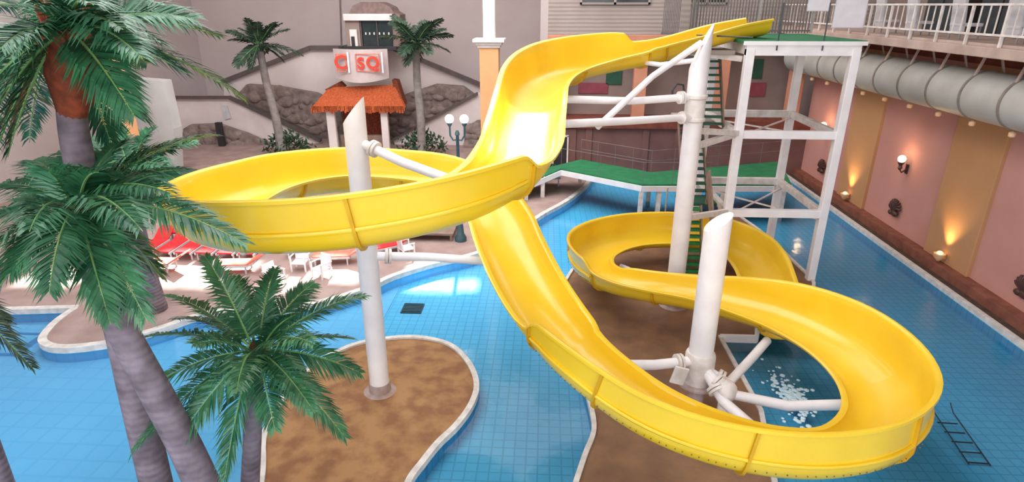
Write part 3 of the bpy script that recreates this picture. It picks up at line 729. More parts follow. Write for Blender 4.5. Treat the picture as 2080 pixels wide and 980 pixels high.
# stairs of the tower: three steep flights, each its own thing
def flight(x0, x1, ya, za, yb, zb, n, lab, m):
    t = thing('stair_flight', lab, 'stairs', ((x0+x1)/2, ya, za), 'stair flights of the slide tower')
    for k in range(n):
        u = (k+0.5)/n; y = ya+(yb-ya)*u; z = za+(zb-za)*u
        MB().box((x0, y-0.13, z-0.025), (x1, y+0.13, z+0.025), bev=0.008).box((x0, y-0.145, z-0.03), (x1, y-0.12, z+0.03)).build('tread', m, t)
    for x in (x0-0.04, x1+0.04):
        MB().bar((x, ya, za), (x, yb, zb), 0.05, 0.22, 0.01).build('stringer', M['wood'], t)
    return t
flight(4.95, 5.5, 19.15, 0.08, 20.35, 2.45, 11, 'lowest green stair flight, seen inside the small rear loop', M['green_tread'])
flight(5.15, 5.95, 21.4, 2.55, 23.4, 5.05, 11, 'middle dark green stair flight, half way up the tower', M['green_dark'])
flight(5.3, 6.0, 20.6, 5.15, 22.2, 7.5, 11, 'top dark green stair flight just under the platform', M['green_dark'])
t = thing('stair_landing', 'grey landing between the lowest and middle stair flights', 'landing', (5.5, 21.3, 2.45))
MB().box((4.85, 20.38, 2.42), (6.1, 21.4, 2.52), bev=0.01).build('landing_plate', M['green_dark'], t)
for x, y in ((4.9, 21.35), (4.75, 22.3)): MB().tube([(x, y, 0.05 if y > 22.2 else 2.4), (x, y, 2.5 if y > 22.2 else 3.4)], 0.03, 8).build('landing_post', M['steel'], t)
t = thing('stair_landing', 'beige landing under the top stair flight behind the tall column', 'landing', (5.5, 23, 5.05))
MB().box((4.9, 22.0, 5.03), (6.12, 23.75, 5.11), bev=0.01).build('landing_plate', M['facade'], t)
hr = thing('stair_handrail', 'brown slanting handrail board right of the lowest stair flight', 'handrail', (5.75, 19.3, 1.2))
MB().bar((5.78, 19.1, 1.55), (5.72, 20.6, 3.6), 0.06, 0.42, 0.01).build('board', M['wood'], hr)
MB().bar((5.75, 19.4, 0.08), (5.75, 19.4, 1.9), 0.06, 0.06).bar((5.72, 20.35, 2.5), (5.72, 20.35, 3.2), 0.06, 0.06).build('post', M['wood'], hr)

# barred safety fence behind the platform
fx0, fx1, fy = 5.6, 10.0, 24.6
fn = thing('safety_fence', 'tall grey barred safety fence around the tower platform', 'fence', (7.6, fy, ZT+0.24))
MB().box((fx0, fy-.03, ZT+0.3), (fx1, fy+.03, ZT+0.36)).box((fx0, fy-.03, ZT+2.2), (fx1, fy+.03, ZT+2.26)).build('rail', M['fence'], fn)
k = 0
xx = fx0
while xx <= fx1:
    MB().box((xx-0.02, fy-0.02, ZT+0.24), (xx+0.02, fy+0.02, ZT+2.3)).build('bar', M['fence'], fn); xx += 0.11
for x in (5.55, 8.0, 10.0):
    MB().box((x-0.04, fy-0.05, ZT+0.24), (x+0.04, fy+0.03, ZT+2.4)).build('post', M['steel'], fn)
for x in (7.0, 8.35):
    MB().tube([(x, YF-0.14, ZT-0.05), (x, YF-0.14, ZT+1.3)], 0.022, 8).build('front_stanchion', M['dark_steel'], fn)
MB().tube([(4.75, YF+0.7, ZT+0.35), (XL, YF-0.14, ZT+0.32)], 0.02, 8).build('chain', M['dark_steel'], fn)
f2 = thing('safety_fence', 'grey barred fence between tall column and tower platform', 'fence', (5.0, 24.5, ZT))
for i in range(22):
    x = 4.4+i*0.06; MB().box((x-0.016, 24.3, ZT+0.2), (x+0.016, 24.34, ZT+2.3)).build('bar', M['fence'], f2)
MB().box((4.35, 24.28, ZT+0.2), (5.75, 24.35, ZT+0.27)).build('rail', M['fence'], f2)
MB().box((5.0, 24.2, ZT+0.2), (5.35, 24.28, ZT+2.3), bev=0.01).build('panel', M['facade'], f2)
for (p0, p1, lab) in (((1646, -14), (1682, 22), 'smaller pale notice on the fence, left of the tall notice'), ((1706, -30), (1752, 56), 'tall white notice board on the fence above the tower corner')):
    a = aty(*p0, fy-0.1); b = aty(*p1, fy-0.1)
    t = thing('notice_board', lab, 'sign', ((a.x+b.x)/2, fy-0.1, b.z), None)
    MB().box((a.x, fy-0.12, b.z), (b.x, fy-0.08, a.z), bev=0.006).build('board', M['sign_white'], t)
    MB().box((a.x-.02, fy-0.11, b.z-.02), (b.x+.02, fy-0.07, a.z+.02)).build('backing', M['plastic'], t)

# ------------------------------------------------------------------ green walkway
wk = thing('raised_walkway', 'green-matted white raised walkway leading to the tower at the back', 'walkway', (3, 28, 0))
ZW = 1.45
A = [Z_ for Z_ in [atz(1040, 386, 0.75), atz(1140, 343, 1.45), atz(1305, 375, 1.45), atz(1608, 375, 1.45)]]
B = [atz(1048, 356, 0.75), atz(1180, 324, 1.45), atz(1322, 350, 1.45), atz(1585, 328, 1.45)]
for k in range(3):
    q = [A[k], A[k+1], B[k+1], B[k]]
    MB().slab([p+Vector((0, 0, -0.08)) for p in q], (0, 0, 0.08)).build('deck_mat', M['green_deck'], wk)
    MB().bar(A[k]-Vector((0, 0.0, 0.2)), A[k+1]-Vector((0, 0.0, 0.2)), 0.10, 0.26, 0.01).build('edge_beam', M['white_paint'], wk)
    MB().bar(B[k]-Vector((0, 0.0, 0.2)), B[k+1]-Vector((0, 0.0, 0.2)), 0.10, 0.22, 0.01).build('edge_beam', M['white_worn'], wk)
MB().bar(A[0]-Vector((0, 0, .2)), B[0]-Vector((0, 0, .2)), 0.1, 0.26).bar(A[3]-Vector((0, 0, .2)), B[3]-Vector((0, 0, .2)), 0.1, 0.26).build('end_beam', M['white_paint'], wk)
for (p, zt, zb) in ((A[0].lerp(A[1], .28), .95, 0.1), (A[0].lerp(A[1], .62), 1.18, 0.1), (A[2], 1.25, -0.68), (A[2].lerp(A[3], .12), 1.25, -.68), (A[3].lerp(A[2], .04), 1.25, -0.68), (B[2], 1.25, -.68), (B[1], 1.25, 0.1), (A[0], .6, .1), (A[2].lerp(A[3], .55), 1.25, -.68)):
    MB().box((p.x-0.1, p.y-0.1+.12, zb), (p.x+0.1, p.y+0.1+.12, zt), bev=0.015).build('leg', M['white_worn'], wk)
rl = thing('walkway_railing', 'thin grey railing along the back of the green walkway', 'railing', tuple(B[2]))
for a, b in ((B[1], B[2]), (B[2], B[3])):
    for dz in (0.55, 1.05): MB().tube([a+Vector((0, 0, dz)), b+Vector((0, 0, dz))], 0.014, 8).build('rail', M['fence'], rl)
for a, b, n_ in ((B[1], B[2], 4), (B[2], B[3], 6)):
    for k in range(n_): p = a.lerp(b, k/n_); MB().tube([p, p+Vector((0, 0, 1.07))], 0.014, 8).build('post', M['fence'], rl)
rl2 = thing('walkway_railing', 'thin grey railing along the pool side of the green walkway', 'railing', tuple(A[2]))
for a, b in ((A[1], A[2]), (A[2], A[2].lerp(A[3], .45))):
    MB().tube([a+Vector((0, 0.05, 1.0)), b+Vector((0, 0.05, 1.0))], 0.012, 8).build('rail', M['fence'], rl2)
for p in (A[1], A[1].lerp(A[2], .5), A[2], A[2].lerp(A[3], .2), A[2].lerp(A[3], .45)): MB().tube([p+Vector((0, .05, 0)), p+Vector((0, .05, 1.0))], 0.012, 8).build('post', M['fence'], rl2)
# grey bench under the ramp
bp_ = atz(1115, 382, 0.1)
bn = thing('pool_bench', 'small white bench on the deck under the walkway ramp', 'bench', (bp_.x, bp_.y+.6, 0.1))
MB().box((bp_.x-.5, bp_.y+.3, .48), (bp_.x+.6, bp_.y+.8, .54), bev=0.02).build('seat', M['plastic'], bn)
for dx in (-.4, .5): MB().box((bp_.x+dx-.03, bp_.y+.35, .1), (bp_.x+dx+.03, bp_.y+.75, .48), bev=0.01).build('leg', M['plastic'], bn)

# ------------------------------------------------------------------ duct, balcony rail, wall fittings
DX, DZ, DR = 13.35, 6.42, 0.72
du = thing('air_duct', 'big round grey ventilation duct along the right wall under the balcony', 'duct', (DX, 16, DZ-DR))
MB().tube([(DX, -1.8, DZ), (DX, 33.9, DZ)], DR, 40).build('duct_pipe', M['duct'], du, smooth=50)
y = 5.6
while y < 33:
    o = MB().tube([(DX, y-0.045, DZ), (DX, y+0.045, DZ)], DR+0.028, 40).build('hoop', M['duct_ring'], du, smooth=50)
    MB().lathe([(0.05, 0.0), (0.09, 0.03), (0.09, 0.13), (0.03, 0.17)], (DX-0.12, y, DZ-DR-0.2), 12).build('nozzle', M['knob'], du)
    for dx in (-0.5, 0.5):
        MB().bar((DX+dx*0.9, y, DZ+DR*0.72), (DX+dx*0.35, y+0.05, 7.74), 0.07, 0.05).build('hanger', M['balcony'], du)
    y += 1.72
br_ = thing('balcony_railing', 'white steel railing along the edge of the upper balcony', 'railing', (12.2, 16, 8.0))
for z in (8.2, 8.98): MB().box((12.16, 1, z), (12.24, 33.9, z+0.06), bev=0.01).build('rail', M['white_worn'], br_)
y = 9.0; n_ = 0
while y < 33:
    big = n_ % 4 == 0
    MB().box((12.2-(.035 if big else .016), y-(.035 if big else .016), 7.8 if big else 8.22), (12.2+(.035 if big else .016), y+(.035 if big else .016), 9.0), bev=0.004).build('post' if big else 'baluster', M['white_worn'], br_)
    y += 0.36; n_ += 1
ch = None
for i, px in enumerate((1855, 1950, 2068, 1790)):
    p = atx(px, 40, 12.75)
    labs = ['pale padded deck chair behind the balcony railing, second from the left', 'pale padded deck chair behind the balcony railing, third from the left', 'pale padded deck chair behind the balcony railing at the right edge', 'pale padded deck chair behind the balcony railing, nearest the tower']
    if ch is None:
        ch = thing('deck_chair', labs[0], 'chair', (12.85, p.y, 8.0), 'deck chairs on the balcony')
        MB().box((12.62, p.y-.3, 8.2), (12.74, p.y+.3, 9.3), Matrix.Rotation(-0.12, 3, 'Y'), bev=0.05).build('backrest', M['plastic'], ch)
        MB().box((12.65, p.y-.3, 8.38), (13.3, p.y+.3, 8.48), bev=0.04).build('seat', M['plastic'], ch)
        for dx, dy in ((12.7, -.26), (12.7, .26), (13.25, -.26), (13.25, .26)): MB().box((dx-.02, p.y+dy-.02, 8.0), (dx+.02, p.y+dy+.02, 8.39)).build('leg', M['steel'], ch)
    else: dup(ch, (12.85, p.y, 8.0), labs[i])
for i, yy in enumerate((15.4, 18.6, 22.0, 25.2)):
    t = thing('dark_cabinet', ['dark cabinet at the right end of the balcony', 'dark cabinet on the balcony, second from the right', 'dark cabinet on the balcony, third from the right', 'dark cabinet at the tower end of the balcony'][i], 'cabinet', (15.4, yy, 8.0), 'dark cabinets at the back of the balcony')
    MB().box((15.0, yy-1.1, 8.0), (15.8, yy+1.1, 9.3), bev=0.03).build('body', M['dark'], t)
    for k in (-.55, .55): MB().box((14.96, yy+k-.5, 8.1), (15.0, yy+k+.5, 9.2), bev=0.01).build('door', M['dark_steel'], t)

def sconce(y, z, lab):
    t = thing('wall_sconce', lab, 'wall lamp', (XW, y, z), 'globe sconces on the pink wall')
    MB().ball((XW-0.30, y, z+0.22), 0.15).build('globe', M['globe_bright'], t, smooth=60)
    MB().lathe([(0.04, -0.22), (0.09, -0.15), (0.06, -0.05), (0.12, 0.05), (0.13, 0.09)], (XW-0.30, y, z), 14).build('cup', M['bronze'], t, smooth=40)
    MB().tube([(XW-0.30, y, z-0.2), (XW-0.2, y, z-0.34), (XW-0.03, y, z-0.2)], 0.03, 8).box((XW-0.04, y-0.09, z-0.38), (XW, y+0.09, z+0.0), bev=0.02).build('bracket', M['bronze'], t)
    d = bpy.data.lights.new('sconce_light', 'POINT'); d.energy = 26; d.color = (1, 0.62, 0.32); d.shadow_soft_size = 0.14
    o = bpy.data.objects.new('sconce_light', d); col.objects.link(o); o.location = (XW-0.50, y, z+0.3)
sconce(24.3, 3.05, 'bronze wall sconce with lit globe on the pink wall')
sconce(31.6, 3.05, 'bronze wall sconce with lit globe far down the pink wall beyond the tower')
def uplight(y, lab):
    z = 0.62; t = thing('wall_uplight', lab, 'wall lamp', (XW-0.14, y, z), 'uplights on the tan pilasters')
    vs = MB().lathe([(0.05, -0.20), (0.16, -0.08), (0.20, 0.06), (0.20, 0.08), (0.16, 0.075), (0.10, -0.02)], (XW-0.34, y, z), 18).build('bowl', M['knob'], t, smooth=40)
    MB().ball((XW-0.34, y, z+0.10), 0.10, 1, 1, 0.7).build('bulb', M['bulb'], t, smooth=60)
    MB().box((XW-0.20, y-0.05, z-0.12), (XW-0.13, y+0.05, z+0.02)).build('bracket', M['knob'], t)
    d = bpy.data.lights.new('uplight_light', 'SPOT'); d.energy = 330; d.color = (1, 0.60, 0.22); d.spot_size = math.radians(95); d.spot_blend = 1.0; d.shadow_soft_size = 0.08
    o = bpy.data.objects.new('uplight_light', d); col.objects.link(o); o.location = (XW-0.34, y, z+0.22); o.rotation_euler = (0, math.radians(180-8), 0)
uplight(20.65, 'glowing bowl uplight on the nearer tan pilaster by the lagoon')
uplight(28.0, 'glowing bowl uplight on the farther tan pilaster beside the tower')
def ornament(y, z, lab):
    t = thing('shell_ornament', lab, 'wall ornament', (XW, y, z), 'dark shell ornaments on the pink wall')
    mb = MB(); 
    for k in range(9):
        a = math.radians(-80+20*k); 
        mb.tube([(XW-0.06, y, z-0.25), (XW-0.16, y+0.22*math.sin(a), z-0.05+0.22*math.cos(a)), (XW-0.08, y+0.42*math.sin(a), z-0.1+0.42*math.cos(a))], [0.05, 0.075, 0.04], 8)
    mb.build('shell', M['bronze'], t, smooth=60)
    MB().ball((XW-0.12, y-0.12, z-0.25), 0.16, 0.7, 1.3, 0.8).ball((XW-0.12, y+0.15, z-0.28), 0.13, 0.7, 1.2, 0.8).build('scroll', M['bronze'], t, smooth=60)
ornament(24.35, 1.25, 'dark bronze shell ornament below the lit globe sconce')
ornament(17.05, 1.15, 'dark bronze shell ornament at the right edge of the pink wall')
ornament(31.4, 1.2, 'dark bronze shell ornament far down the pink wall behind the tower')

# ------------------------------------------------------------------ entrance hut, booth, sign
HY = 38.6
def P(px, py, y=HY): return aty(px, py, y)
hut = thing('thatched_hut', 'small hut with rust-orange thatched roof on white posts under the sign', 'hut', (P(728, 300).x, HY, 0.1))
def roof_piece(a, b, c, d, dep, name):
    # sloped thatch skirt: top edge a-b further back, bottom edge d-c forward
    MB().add([a, b, c, d, a+Vector((0, .5, -.1)), b+Vector((0, .5, -.1)), c+Vector((0, .35, .1)), d+Vector((0, .35, .1))], [(0, 1, 2, 3), (4, 7, 6, 5), (0, 4, 5, 1), (1, 5, 6, 2), (2, 6, 7, 3), (3, 7, 4, 0)]).build(name, M['thatch'], hut)
roof_piece(P(668, 178, HY+1), P(800, 172, HY+1), P(822, 220, HY-.6), P(632, 220, HY-.6), 0, 'thatch_front')
rr = random.Random(2)
fr_ = MB()
for k in range(70):
    px = 633+187*k/69; p = P(px, 219, HY-.62); fr_.box((p.x-.06, p.y-.03, p.z-.12-rr.random()*.25), (p.x+.06, p.y+.03, p.z+.1))
fr_.build('thatch_fringe', M['thatch'], hut)
MB().slab([P(660, 182, HY+.8), P(690, 166, HY+1.2), P(700, 176, HY+1.2), P(672, 196, HY+.8)], (0, .5, 0)).build('ridge', M['husk'], hut)
MB().slab([P(796, 162, HY+1.2), P(806, 164, HY+1.2), P(822, 214, HY), P(806, 210, HY)], (0, .8, 0)).build('ridge', M['husk'], hut)
for a, b in (((664, 681), 310), ((774, 788), 310)):
    x0, x1 = P(a[0], 222).x, P(a[1], 222).x
    MB().box((x0, HY-.3, 0.1), (x1, HY+.0, P(670, 218).z), bev=0.03).build('post', M['parapet'], hut)
MB().box((P(684, 250).x, HY+1.4, 0.1), (P(774, 250).x, HY+1.6, P(700, 225).z)).build('back_panel', M['husk'], hut)
MB().box((P(684, 250).x, HY+.4, 0.1), (P(774, 250).x, HY+.7, 0.95), bev=0.03).build('counter', M['wood'], hut)

# curved sign with letters
sg = thing('hall_sign', 'pale curved sign board with outlined red letters above the thatched hut', 'sign', (P(733, 170).x, 39.0, P(733, 172, 39).z))
xa, xb = P(676, 130, 39).x, P(786, 130, 39).x; zt_, zb_ = P(730, 100, 39).z, P(730, 166, 39).z
mb = MB(); vs = []; n_ = 14
for i in range(n_+1):
    u = i/n_; x = xa+(xb-xa)*u; yb = 39.3-0.6*math.sin(PI*u); dz = -0.25*math.sin(PI*u)
    vs += [(x, yb, zt_), (x, yb, zb_+dz+0.2), (x, yb+.15, zb_+dz+0.2), (x, yb+.15, zt_)]
fs = []
for i in range(n_):
    for k in range(4): fs.append((i*4+k, i*4+(k+1) % 4, i*4+4+(k+1) % 4, i*4+4+k))
fs += [(0, 3, 2, 1), (n_*4, n_*4+1, n_*4+2, n_*4+3)]
mb.add(vs, fs).build('board', M['sign'], sg)
def letter(txt, px, py, size, m, y, name, parent, off):
    cu = bpy.data.curves.new(name, 'FONT'); cu.body = txt; cu.size = size; cu.extrude = 0.03; cu.offset = off; cu.align_x = 'CENTER'; cu.align_y = 'CENTER'
    o = bpy.data.objects.new(name, cu); col.objects.link(o)
    dg = bpy.context.evaluated_depsgraph_get(); me = bpy.data.meshes.new_from_object(o.evaluated_get(dg)); me.name = name
    bpy.data.objects.remove(o); me.materials.clear(); me.materials.append(m)
    q = bpy.data.objects.new(name, me); col.objects.link(q); q.parent = parent
    p = aty(px, py, y); q.location = p-ABS[parent]; q.rotation_euler = (PI/2, 0, 0); ABS[q] = p
    return q
for ch_, px, py, sz in (('C', 692, 128, 1.15), ('S', 733, 130, 0.95), ('Q', 757, 129, 1.0)):
    letter(ch_, px, py, sz, M['sign_red'], 38.62, 'letter', sg, 0.035)
for (x0, x1) in ((682, 704), (722, 772)):
    a, b = P(x0, 110, 38.66), P(x1, 145, 38.66)
    f = MB()
    f.box((a.x, 38.62, a.z-.03), (b.x, 38.68, a.z+.02)).box((a.x, 38.62, b.z-.02), (b.x, 38.68, b.z+.03)).box((a.x-.03, 38.62, b.z), (a.x+.02, 38.68, a.z)).box((b.x-.02, 38.62, b.z), (b.x+.03, 38.68, a.z))
    f.build('letter_frame', M['salmon_fabric'], sg)
p = P(708, 128, 38.66); MB().box((p.x-.05, 38.6, p.z-.6), (p.x+.05, 38.68, p.z+.65)).build('letter', M['sign_white'], sg)
p = P(777, 128, 38.66); MB().box((p.x-.05, 38.6, p.z-.6), (p.x+.05, 38.68, p.z+.65)).build('letter', M['sign_white'], sg)

# dark glazed booth above the sign
bo = thing('viewing_booth', 'dark glazed viewing booth with brown rounded roof above the sign', 'booth', (P(745, 100, 39.6).x, 39.6, P(745, 102, 39.6).z))
def bb(x0, y0, x1, y1, ya, yb): a = P(x0, y0, 39.6); b = P(x1, y1, 39.6); return MB().box((a.x, ya, b.z), (b.x, yb, a.z), bev=0.03)
bb(688, 94, 806, 103, 39.55, 41.5).build('floor_ledge', M['dark'], bo)
bb(697, 28, 798, 42, 39.5, 40.0).build('lintel', M['parapet'], bo)
bb(698, 40, 732, 96, 39.8, 41.2).build('side_wall', M['upper'], bo)
bb(732, 42, 798, 96, 39.85, 39.95).build('glazing', M['glass_dark'], bo)
bb(709, 60, 727, 94, 39.6, 39.75).build('white_door', M['parapet'], bo)
bb(713, 74, 722, 94, 39.55, 39.6).build('door_opening', M['dark'], bo)
for px in (732, 765, 797): bb(px-1, 42, px+1.5, 96, 39.75, 39.86).build('mullion', M['trim_dark'], bo)
for px in (740, 748, 757, 768, 777, 787):
    bb(px, 66, px+3, 71, 39.76, 39.8).build('string_light', M['cream'], bo)
MB().slab([P(708, 29, 39.6), P(716, 12, 39.6), P(732, 4, 39.6), P(770, 4, 39.6), P(792, 14, 39.6), P(802, 29, 39.6)], (0, 1.9, 0)).build('roof', M['brown_roof'], bo)
MB().slab([P(798, 22, 39.7), P(812, 30, 39.7), P(814, 95, 39.7), P(799, 95, 39.7)], (0, 1.6, 0)).build('side_pier', M['brown_roof'], bo)
MB().tube([P(690, -30, 39.4), P(694, 94, 39.4)], 0.06, 8).build('hanger_cable', M['trim_dark'], bo)

# ------------------------------------------------------------------ lamp posts
def lamp(x, y, h, lab, light=30):
    t = thing('globe_lamp_post', lab, 'lamp post', (x, y, 0.1), 'teal twin-globe lamp posts')
    MB().lathe([(0.24, 0.1), (0.24, 0.25), (0.15, 0.4), (0.10, 0.9), (0.075, 1.2), (0.06, h-0.6), (0.10, h-0.55), (0.05, h-0.4)], (x, y, 0), 14).build('post', M['teal'], t, smooth=40)
    for s_ in (-1, 1):
        MB().tube([(x, y, h-0.75), (x+s_*0.16, y, h-0.78), (x+s_*0.27, y, h-0.6), (x+s_*0.28, y, h-0.22)], 0.035, 8).lathe([(0.05, h-.25), (0.10, h-.17), (0.10, h-.12)], (x+s_*0.28, y, 0), 10).build('arm', M['teal'], t, smooth=40)
        MB().ball((x+s_*0.28, y, h+0.03), 0.17).build('globe', M['globe'], t, smooth=60)
    d = bpy.data.lights.new('lamp_light', 'POINT'); d.energy = light; d.color = (1, 0.82, 0.55); d.shadow_soft_size = 0.17
    o = bpy.data.objects.new('lamp_light', d); col.objects.link(o); o.location = (x, y-0.3, h+0.35)
lamp(-3.28, 22.5, 4.98, 'teal twin-globe lamp post behind the slide crossing')
lp = aty(222, 285, 22.5); lamp(lp.x, 22.5, lp.z, 'teal twin-globe lamp post hidden among the left palms', 60)

# ------------------------------------------------------------------ palms
def frond_mesh(pts_ctrl, leaf, npairs, seed, width=0.017, droop=0.35, tipcut=0.10):
    rnd = random.Random(seed); a, b, c = pts_ctrl; N = 22
    curve = [a*(1-t)**2+b*2*t*(1-t)+c*t*t for t in [i/N for i in range(N+1)]]
    rach = MB().tube(curve, [0.022*(1-0.85*i/N)+0.002 for i in range(N+1)], 5)
    lf = MB()
    def at(t): return a*(1-t)**2+b*2*t*(1-t)+c*t*t
    twist = rnd.uniform(-0.5, 0.5)
    for i in range(npairs):
        t = 0.10+0.88*(i+rnd.uniform(-.3, .3))/npairs; t = min(max(t, 0.08), 0.995)
        p = at(t); tg = (at(min(t+.02, 1))-at(max(t-.02, 0))).normalized()
        sd_ = tg.cross(Vector((0, 0, 1)));  sd_ = sd_.normalized() if sd_.length > 1e-3 else Vector((1, 0, 0))
        sd_ = Matrix.Rotation(twist, 3, tg) @ sd_
        upv = sd_.cross(tg).normalized()
        prof = (0.35+0.65*math.sin(PI*min(1, (t+0.12)/1.05))**0.8)
        for sg_ in (-1, 1):
            L = leaf*prof*rnd.uniform(.85, 1.12)
            d = (tg*(0.55+0.5*t+rnd.uniform(-.1, .1))+sd_*sg_*(1.0-0.35*t)+upv*(0.30+rnd.uniform(-.12, .18))).normalized()
            mid = p+d*L*0.5; tip_ = p+d*L*0.97+Vector((0, 0, -droop*L*rnd.uniform(.6, 1.3)))
            wv = d.cross(upv).normalized()*width*rnd.uniform(.8, 1.2)
            wv = (wv + upv*rnd.uniform(-.3, .3)*width)
            q = p+d*L*0.12
            lf.add([p, q+wv*.7, mid+wv+Vector((0, 0, -droop*L*.18)), tip_, mid-wv+Vector((0, 0, -droop*L*.18)), q-wv*.7], [(0, 1, 2, 4, 5), (2, 3, 4)])
    return rach, lf
def palm(lab, crown, trunk_pts, trunk_r, tips, leaf, npairs, arch, mleaf, mtrunk, mhusk, husk_r, seed, group=None, width=0.016, extra=None):
    base = Vector(trunk_pts[-1]); t = thing('palm_tree', lab, 'palm tree', tuple(base), group)
    tp = catmull([list(p) for p in trunk_pts], 6); m = len(tp)
    rr_ = [trunk_r[0]+(trunk_r[1]-trunk_r[0])*(i/(m-1)) for i in range(m)]
    MB().tube(tp, rr_, 16).build('trunk', mtrunk, t, smooth=60)
    rnd = random.Random(seed); c = Vector(crown)
    hk = MB()
    d0 = (Vector(trunk_pts[1])-Vector(trunk_pts[0])).normalized()
    for k in range(46):
        az = rnd.uniform(0, 2*PI); h0 = rnd.uniform(-0.1, 1.0)
        s0 = c + d0*(h0*husk_r[1]) + Vector((math.cos(az), math.sin(az), 0))*trunk_r[0]*0.7
        e0 = s0 + d0*(-husk_r[1]*0.45) + Vector((math.cos(az), math.sin(az), 0.1))*husk_r[0]*rnd.uniform(.35, .8)
        hk.tube([s0, (s0+e0)/2+Vector((0, 0, -.02)), e0], [0.05*husk_r[0]/.3, 0.04*husk_r[0]/.3, 0.012], 5)
    hk.tube([c-d0*0.12, c+d0*husk_r[1]*0.5, c+d0*husk_r[1]*1.05], [husk_r[0]*.55, husk_r[0]*.8, trunk_r[0]*1.02], 14)
    hk.build('husk', mhusk, t, smooth=50)
    for i, tp_ in enumerate(tips):
        c_tip = Vector(tp_); v = c_tip-c; hor = v.length
        start = c+Vector((v.x, v.y, 0)).normalized()*0.08+Vector((0, 0, 0.02))
        ctrl = c+v*0.5+Vector((0, 0, arch*hor))
        ra, lf = frond_mesh((start, ctrl, c_tip), leaf, npairs, seed*100+i, width)
        fo = lf.build('frond', mleaf, t)
        ra.build('stalk', M['rachis'], fo, smooth=60)
    return t
def tips_px(lst, y0): return [aty(px, py, y0+dy) for px, py, dy in lst]
# palm A: the crown in the middle of the left edge
yA = 6.6; cA = aty(158, 425, yA)
tA = [aty(160, 440, yA), aty(180, 500, yA), aty(208, 590, yA+.05), aty(258, 690, yA+.1), aty(318, 800, yA+.15), aty(372, 900, yA+.2), aty(412, 985, yA+.2)]
gA = tA[-1]+(tA[-1]-tA[-2])*1.3; gA2 = Vector((gA.x+.65, gA.y+.1, -0.0))
tA += [gA, gA2]
tipsA = tips_px([(300, 655, -.9), (225, 660, -1.1), (505, 500, -.35), (420, 430, .5), (380, 345, .9), (330, 560, .4), (20, 560, -.9), (-30, 640, -.6), (-60, 480, 0), (-30, 390, .6), (60, 330, 1.2), (150, 300, 1.5), (260, 285, 1.4), (340, 300, 1.2), (100, 600, -1.3), (440, 275, 1.6), (-80, 560, -1.2), (290, 470, -1.5), (60, 470, -1.6), (200, 350, -.6), (100, 350, -.3), (350, 395, -.8)], yA)
palm('large leaning palm with its crown at the left edge beside the slide', cA, tA, (0.14, 0.27), tipsA, 0.50, 66, 0.20, M['leaf'], M['trunk'], M['husk_dark'], (0.24, 0.3), 11, 'tall foreground palms')
# palm B: top left
yB = 7.2; cB = aty(140, 70, yB)
tB = [aty(140, 100, yB), aty(146, 230, yB), aty(160, 320, yB), aty(190, 450, yB+.05), aty(222, 580, yB+.1), aty(250, 690, yB+.15), aty(275, 800, yB+.15), aty(318, 985, yB+.1)]
gB = tB[-1]+(tB[-1]-tB[-2])*.6; tB += [gB, Vector((gB.x+.35, gB.y, 0))]
tipsB = tips_px([(400, 40, .3), (380, 150, .5), (300, 250, .2), (275, 240, -.6), (225, 290, .6), (15, 320, -.6), (-30, 380, -.4), (-60, 230, 0), (-60, 120, .5), (-40, 20, .8), (40, -60, 1), (130, -110, .8), (210, -90, .9), (300, -60, .9), (350, 20, 1.3), (450, 75, 1.5), (60, 290, 1.2), (-30, 270, -1.2), (290, 120, -1.2), (20, 120, -1.4), (190, 10, -1.3), (70, 10, -1), (500, 205, 1.9), (-90, 420, .5), (300, 130, 1.3), (0, 100, -1.3), (250, 60, -1.0), (90, 95, 1.5), (200, 110, 1.2), (330, 90, -.3)], yB)
palm('tall palm with rust husk whose crown fills the top left corner', cB, tB, (0.15, 0.26), tipsB, 0.54, 64, 0.18, M['leaf'], M['trunk'], M['husk'], (0.34, 0.95), 12, 'tall foreground palms')
# palm C: low palm in front of the brown island
yC = 7.8; cC = aty(522, 715, yC)
tC = [aty(520, 735, yC), aty(516, 800, yC), aty(512, 900, yC), aty(508, 985, yC)]
tC += [Vector((tC[-1].x-.02, yC, 1.2)), Vector((tC[-1].x-.05, yC, 0.05))]
tipsC = tips_px([(415, 520, .3), (330, 600, .9), (275, 690, .3), (300, 790, -.4), (265, 925, -.9), (360, 900, -1.1), (455, 985, -1.2), (560, 880, -1.6), (640, 840, -1.3), (705, 895, -.6), (735, 760, .2), (720, 690, .5), (745, 600, 1.1), (640, 575, 1.3), (560, 545, 1.2), (480, 560, 1.6), (390, 700, -1.0), (640, 700, -1.2), (350, 650, 1.2), (480, 800, -1.9), (600, 640, -.2)], yC)
palm('low palm with bright fronds in front of the brown island', cC, tC, (0.13, 0.17), tipsC, 0.46, 62, 0.17, M['leaf'], M['trunk'], M['husk_dark'], (0.2, 0.26), 13)
# palm D: between lamp and slide, trunk standing on the deck
yD = 15.8; cD = aty(262, 345, yD)
tD = [aty(258, 370, yD), aty(270, 450, yD), aty(288, 540, yD), aty(312, 620, yD+.3)]; gD = tD[-1]; tD = tD[:-1]+[Vector((gD.x, gD.y, 0.1))]
tipsD = tips_px([(360, 300, 0), (400, 290, .8), (390, 380, -.3), (350, 430, -.6), (290, 440, -1), (200, 430, -1), (140, 400, -.5), (130, 330, .2), (170, 280, .8), (230, 250, 1), (310, 260, 1), (340, 340, -1), (220, 360, -1.5)], yD)
palm('pale-trunked palm standing on the deck left of the slide loop', cD, tD, (0.26, 0.38), tipsD, 0.7, 40, 0.16, M['leaf'], M['trunk'], M['husk_dark'], (0.3, 0.4), 14, width=0.04)
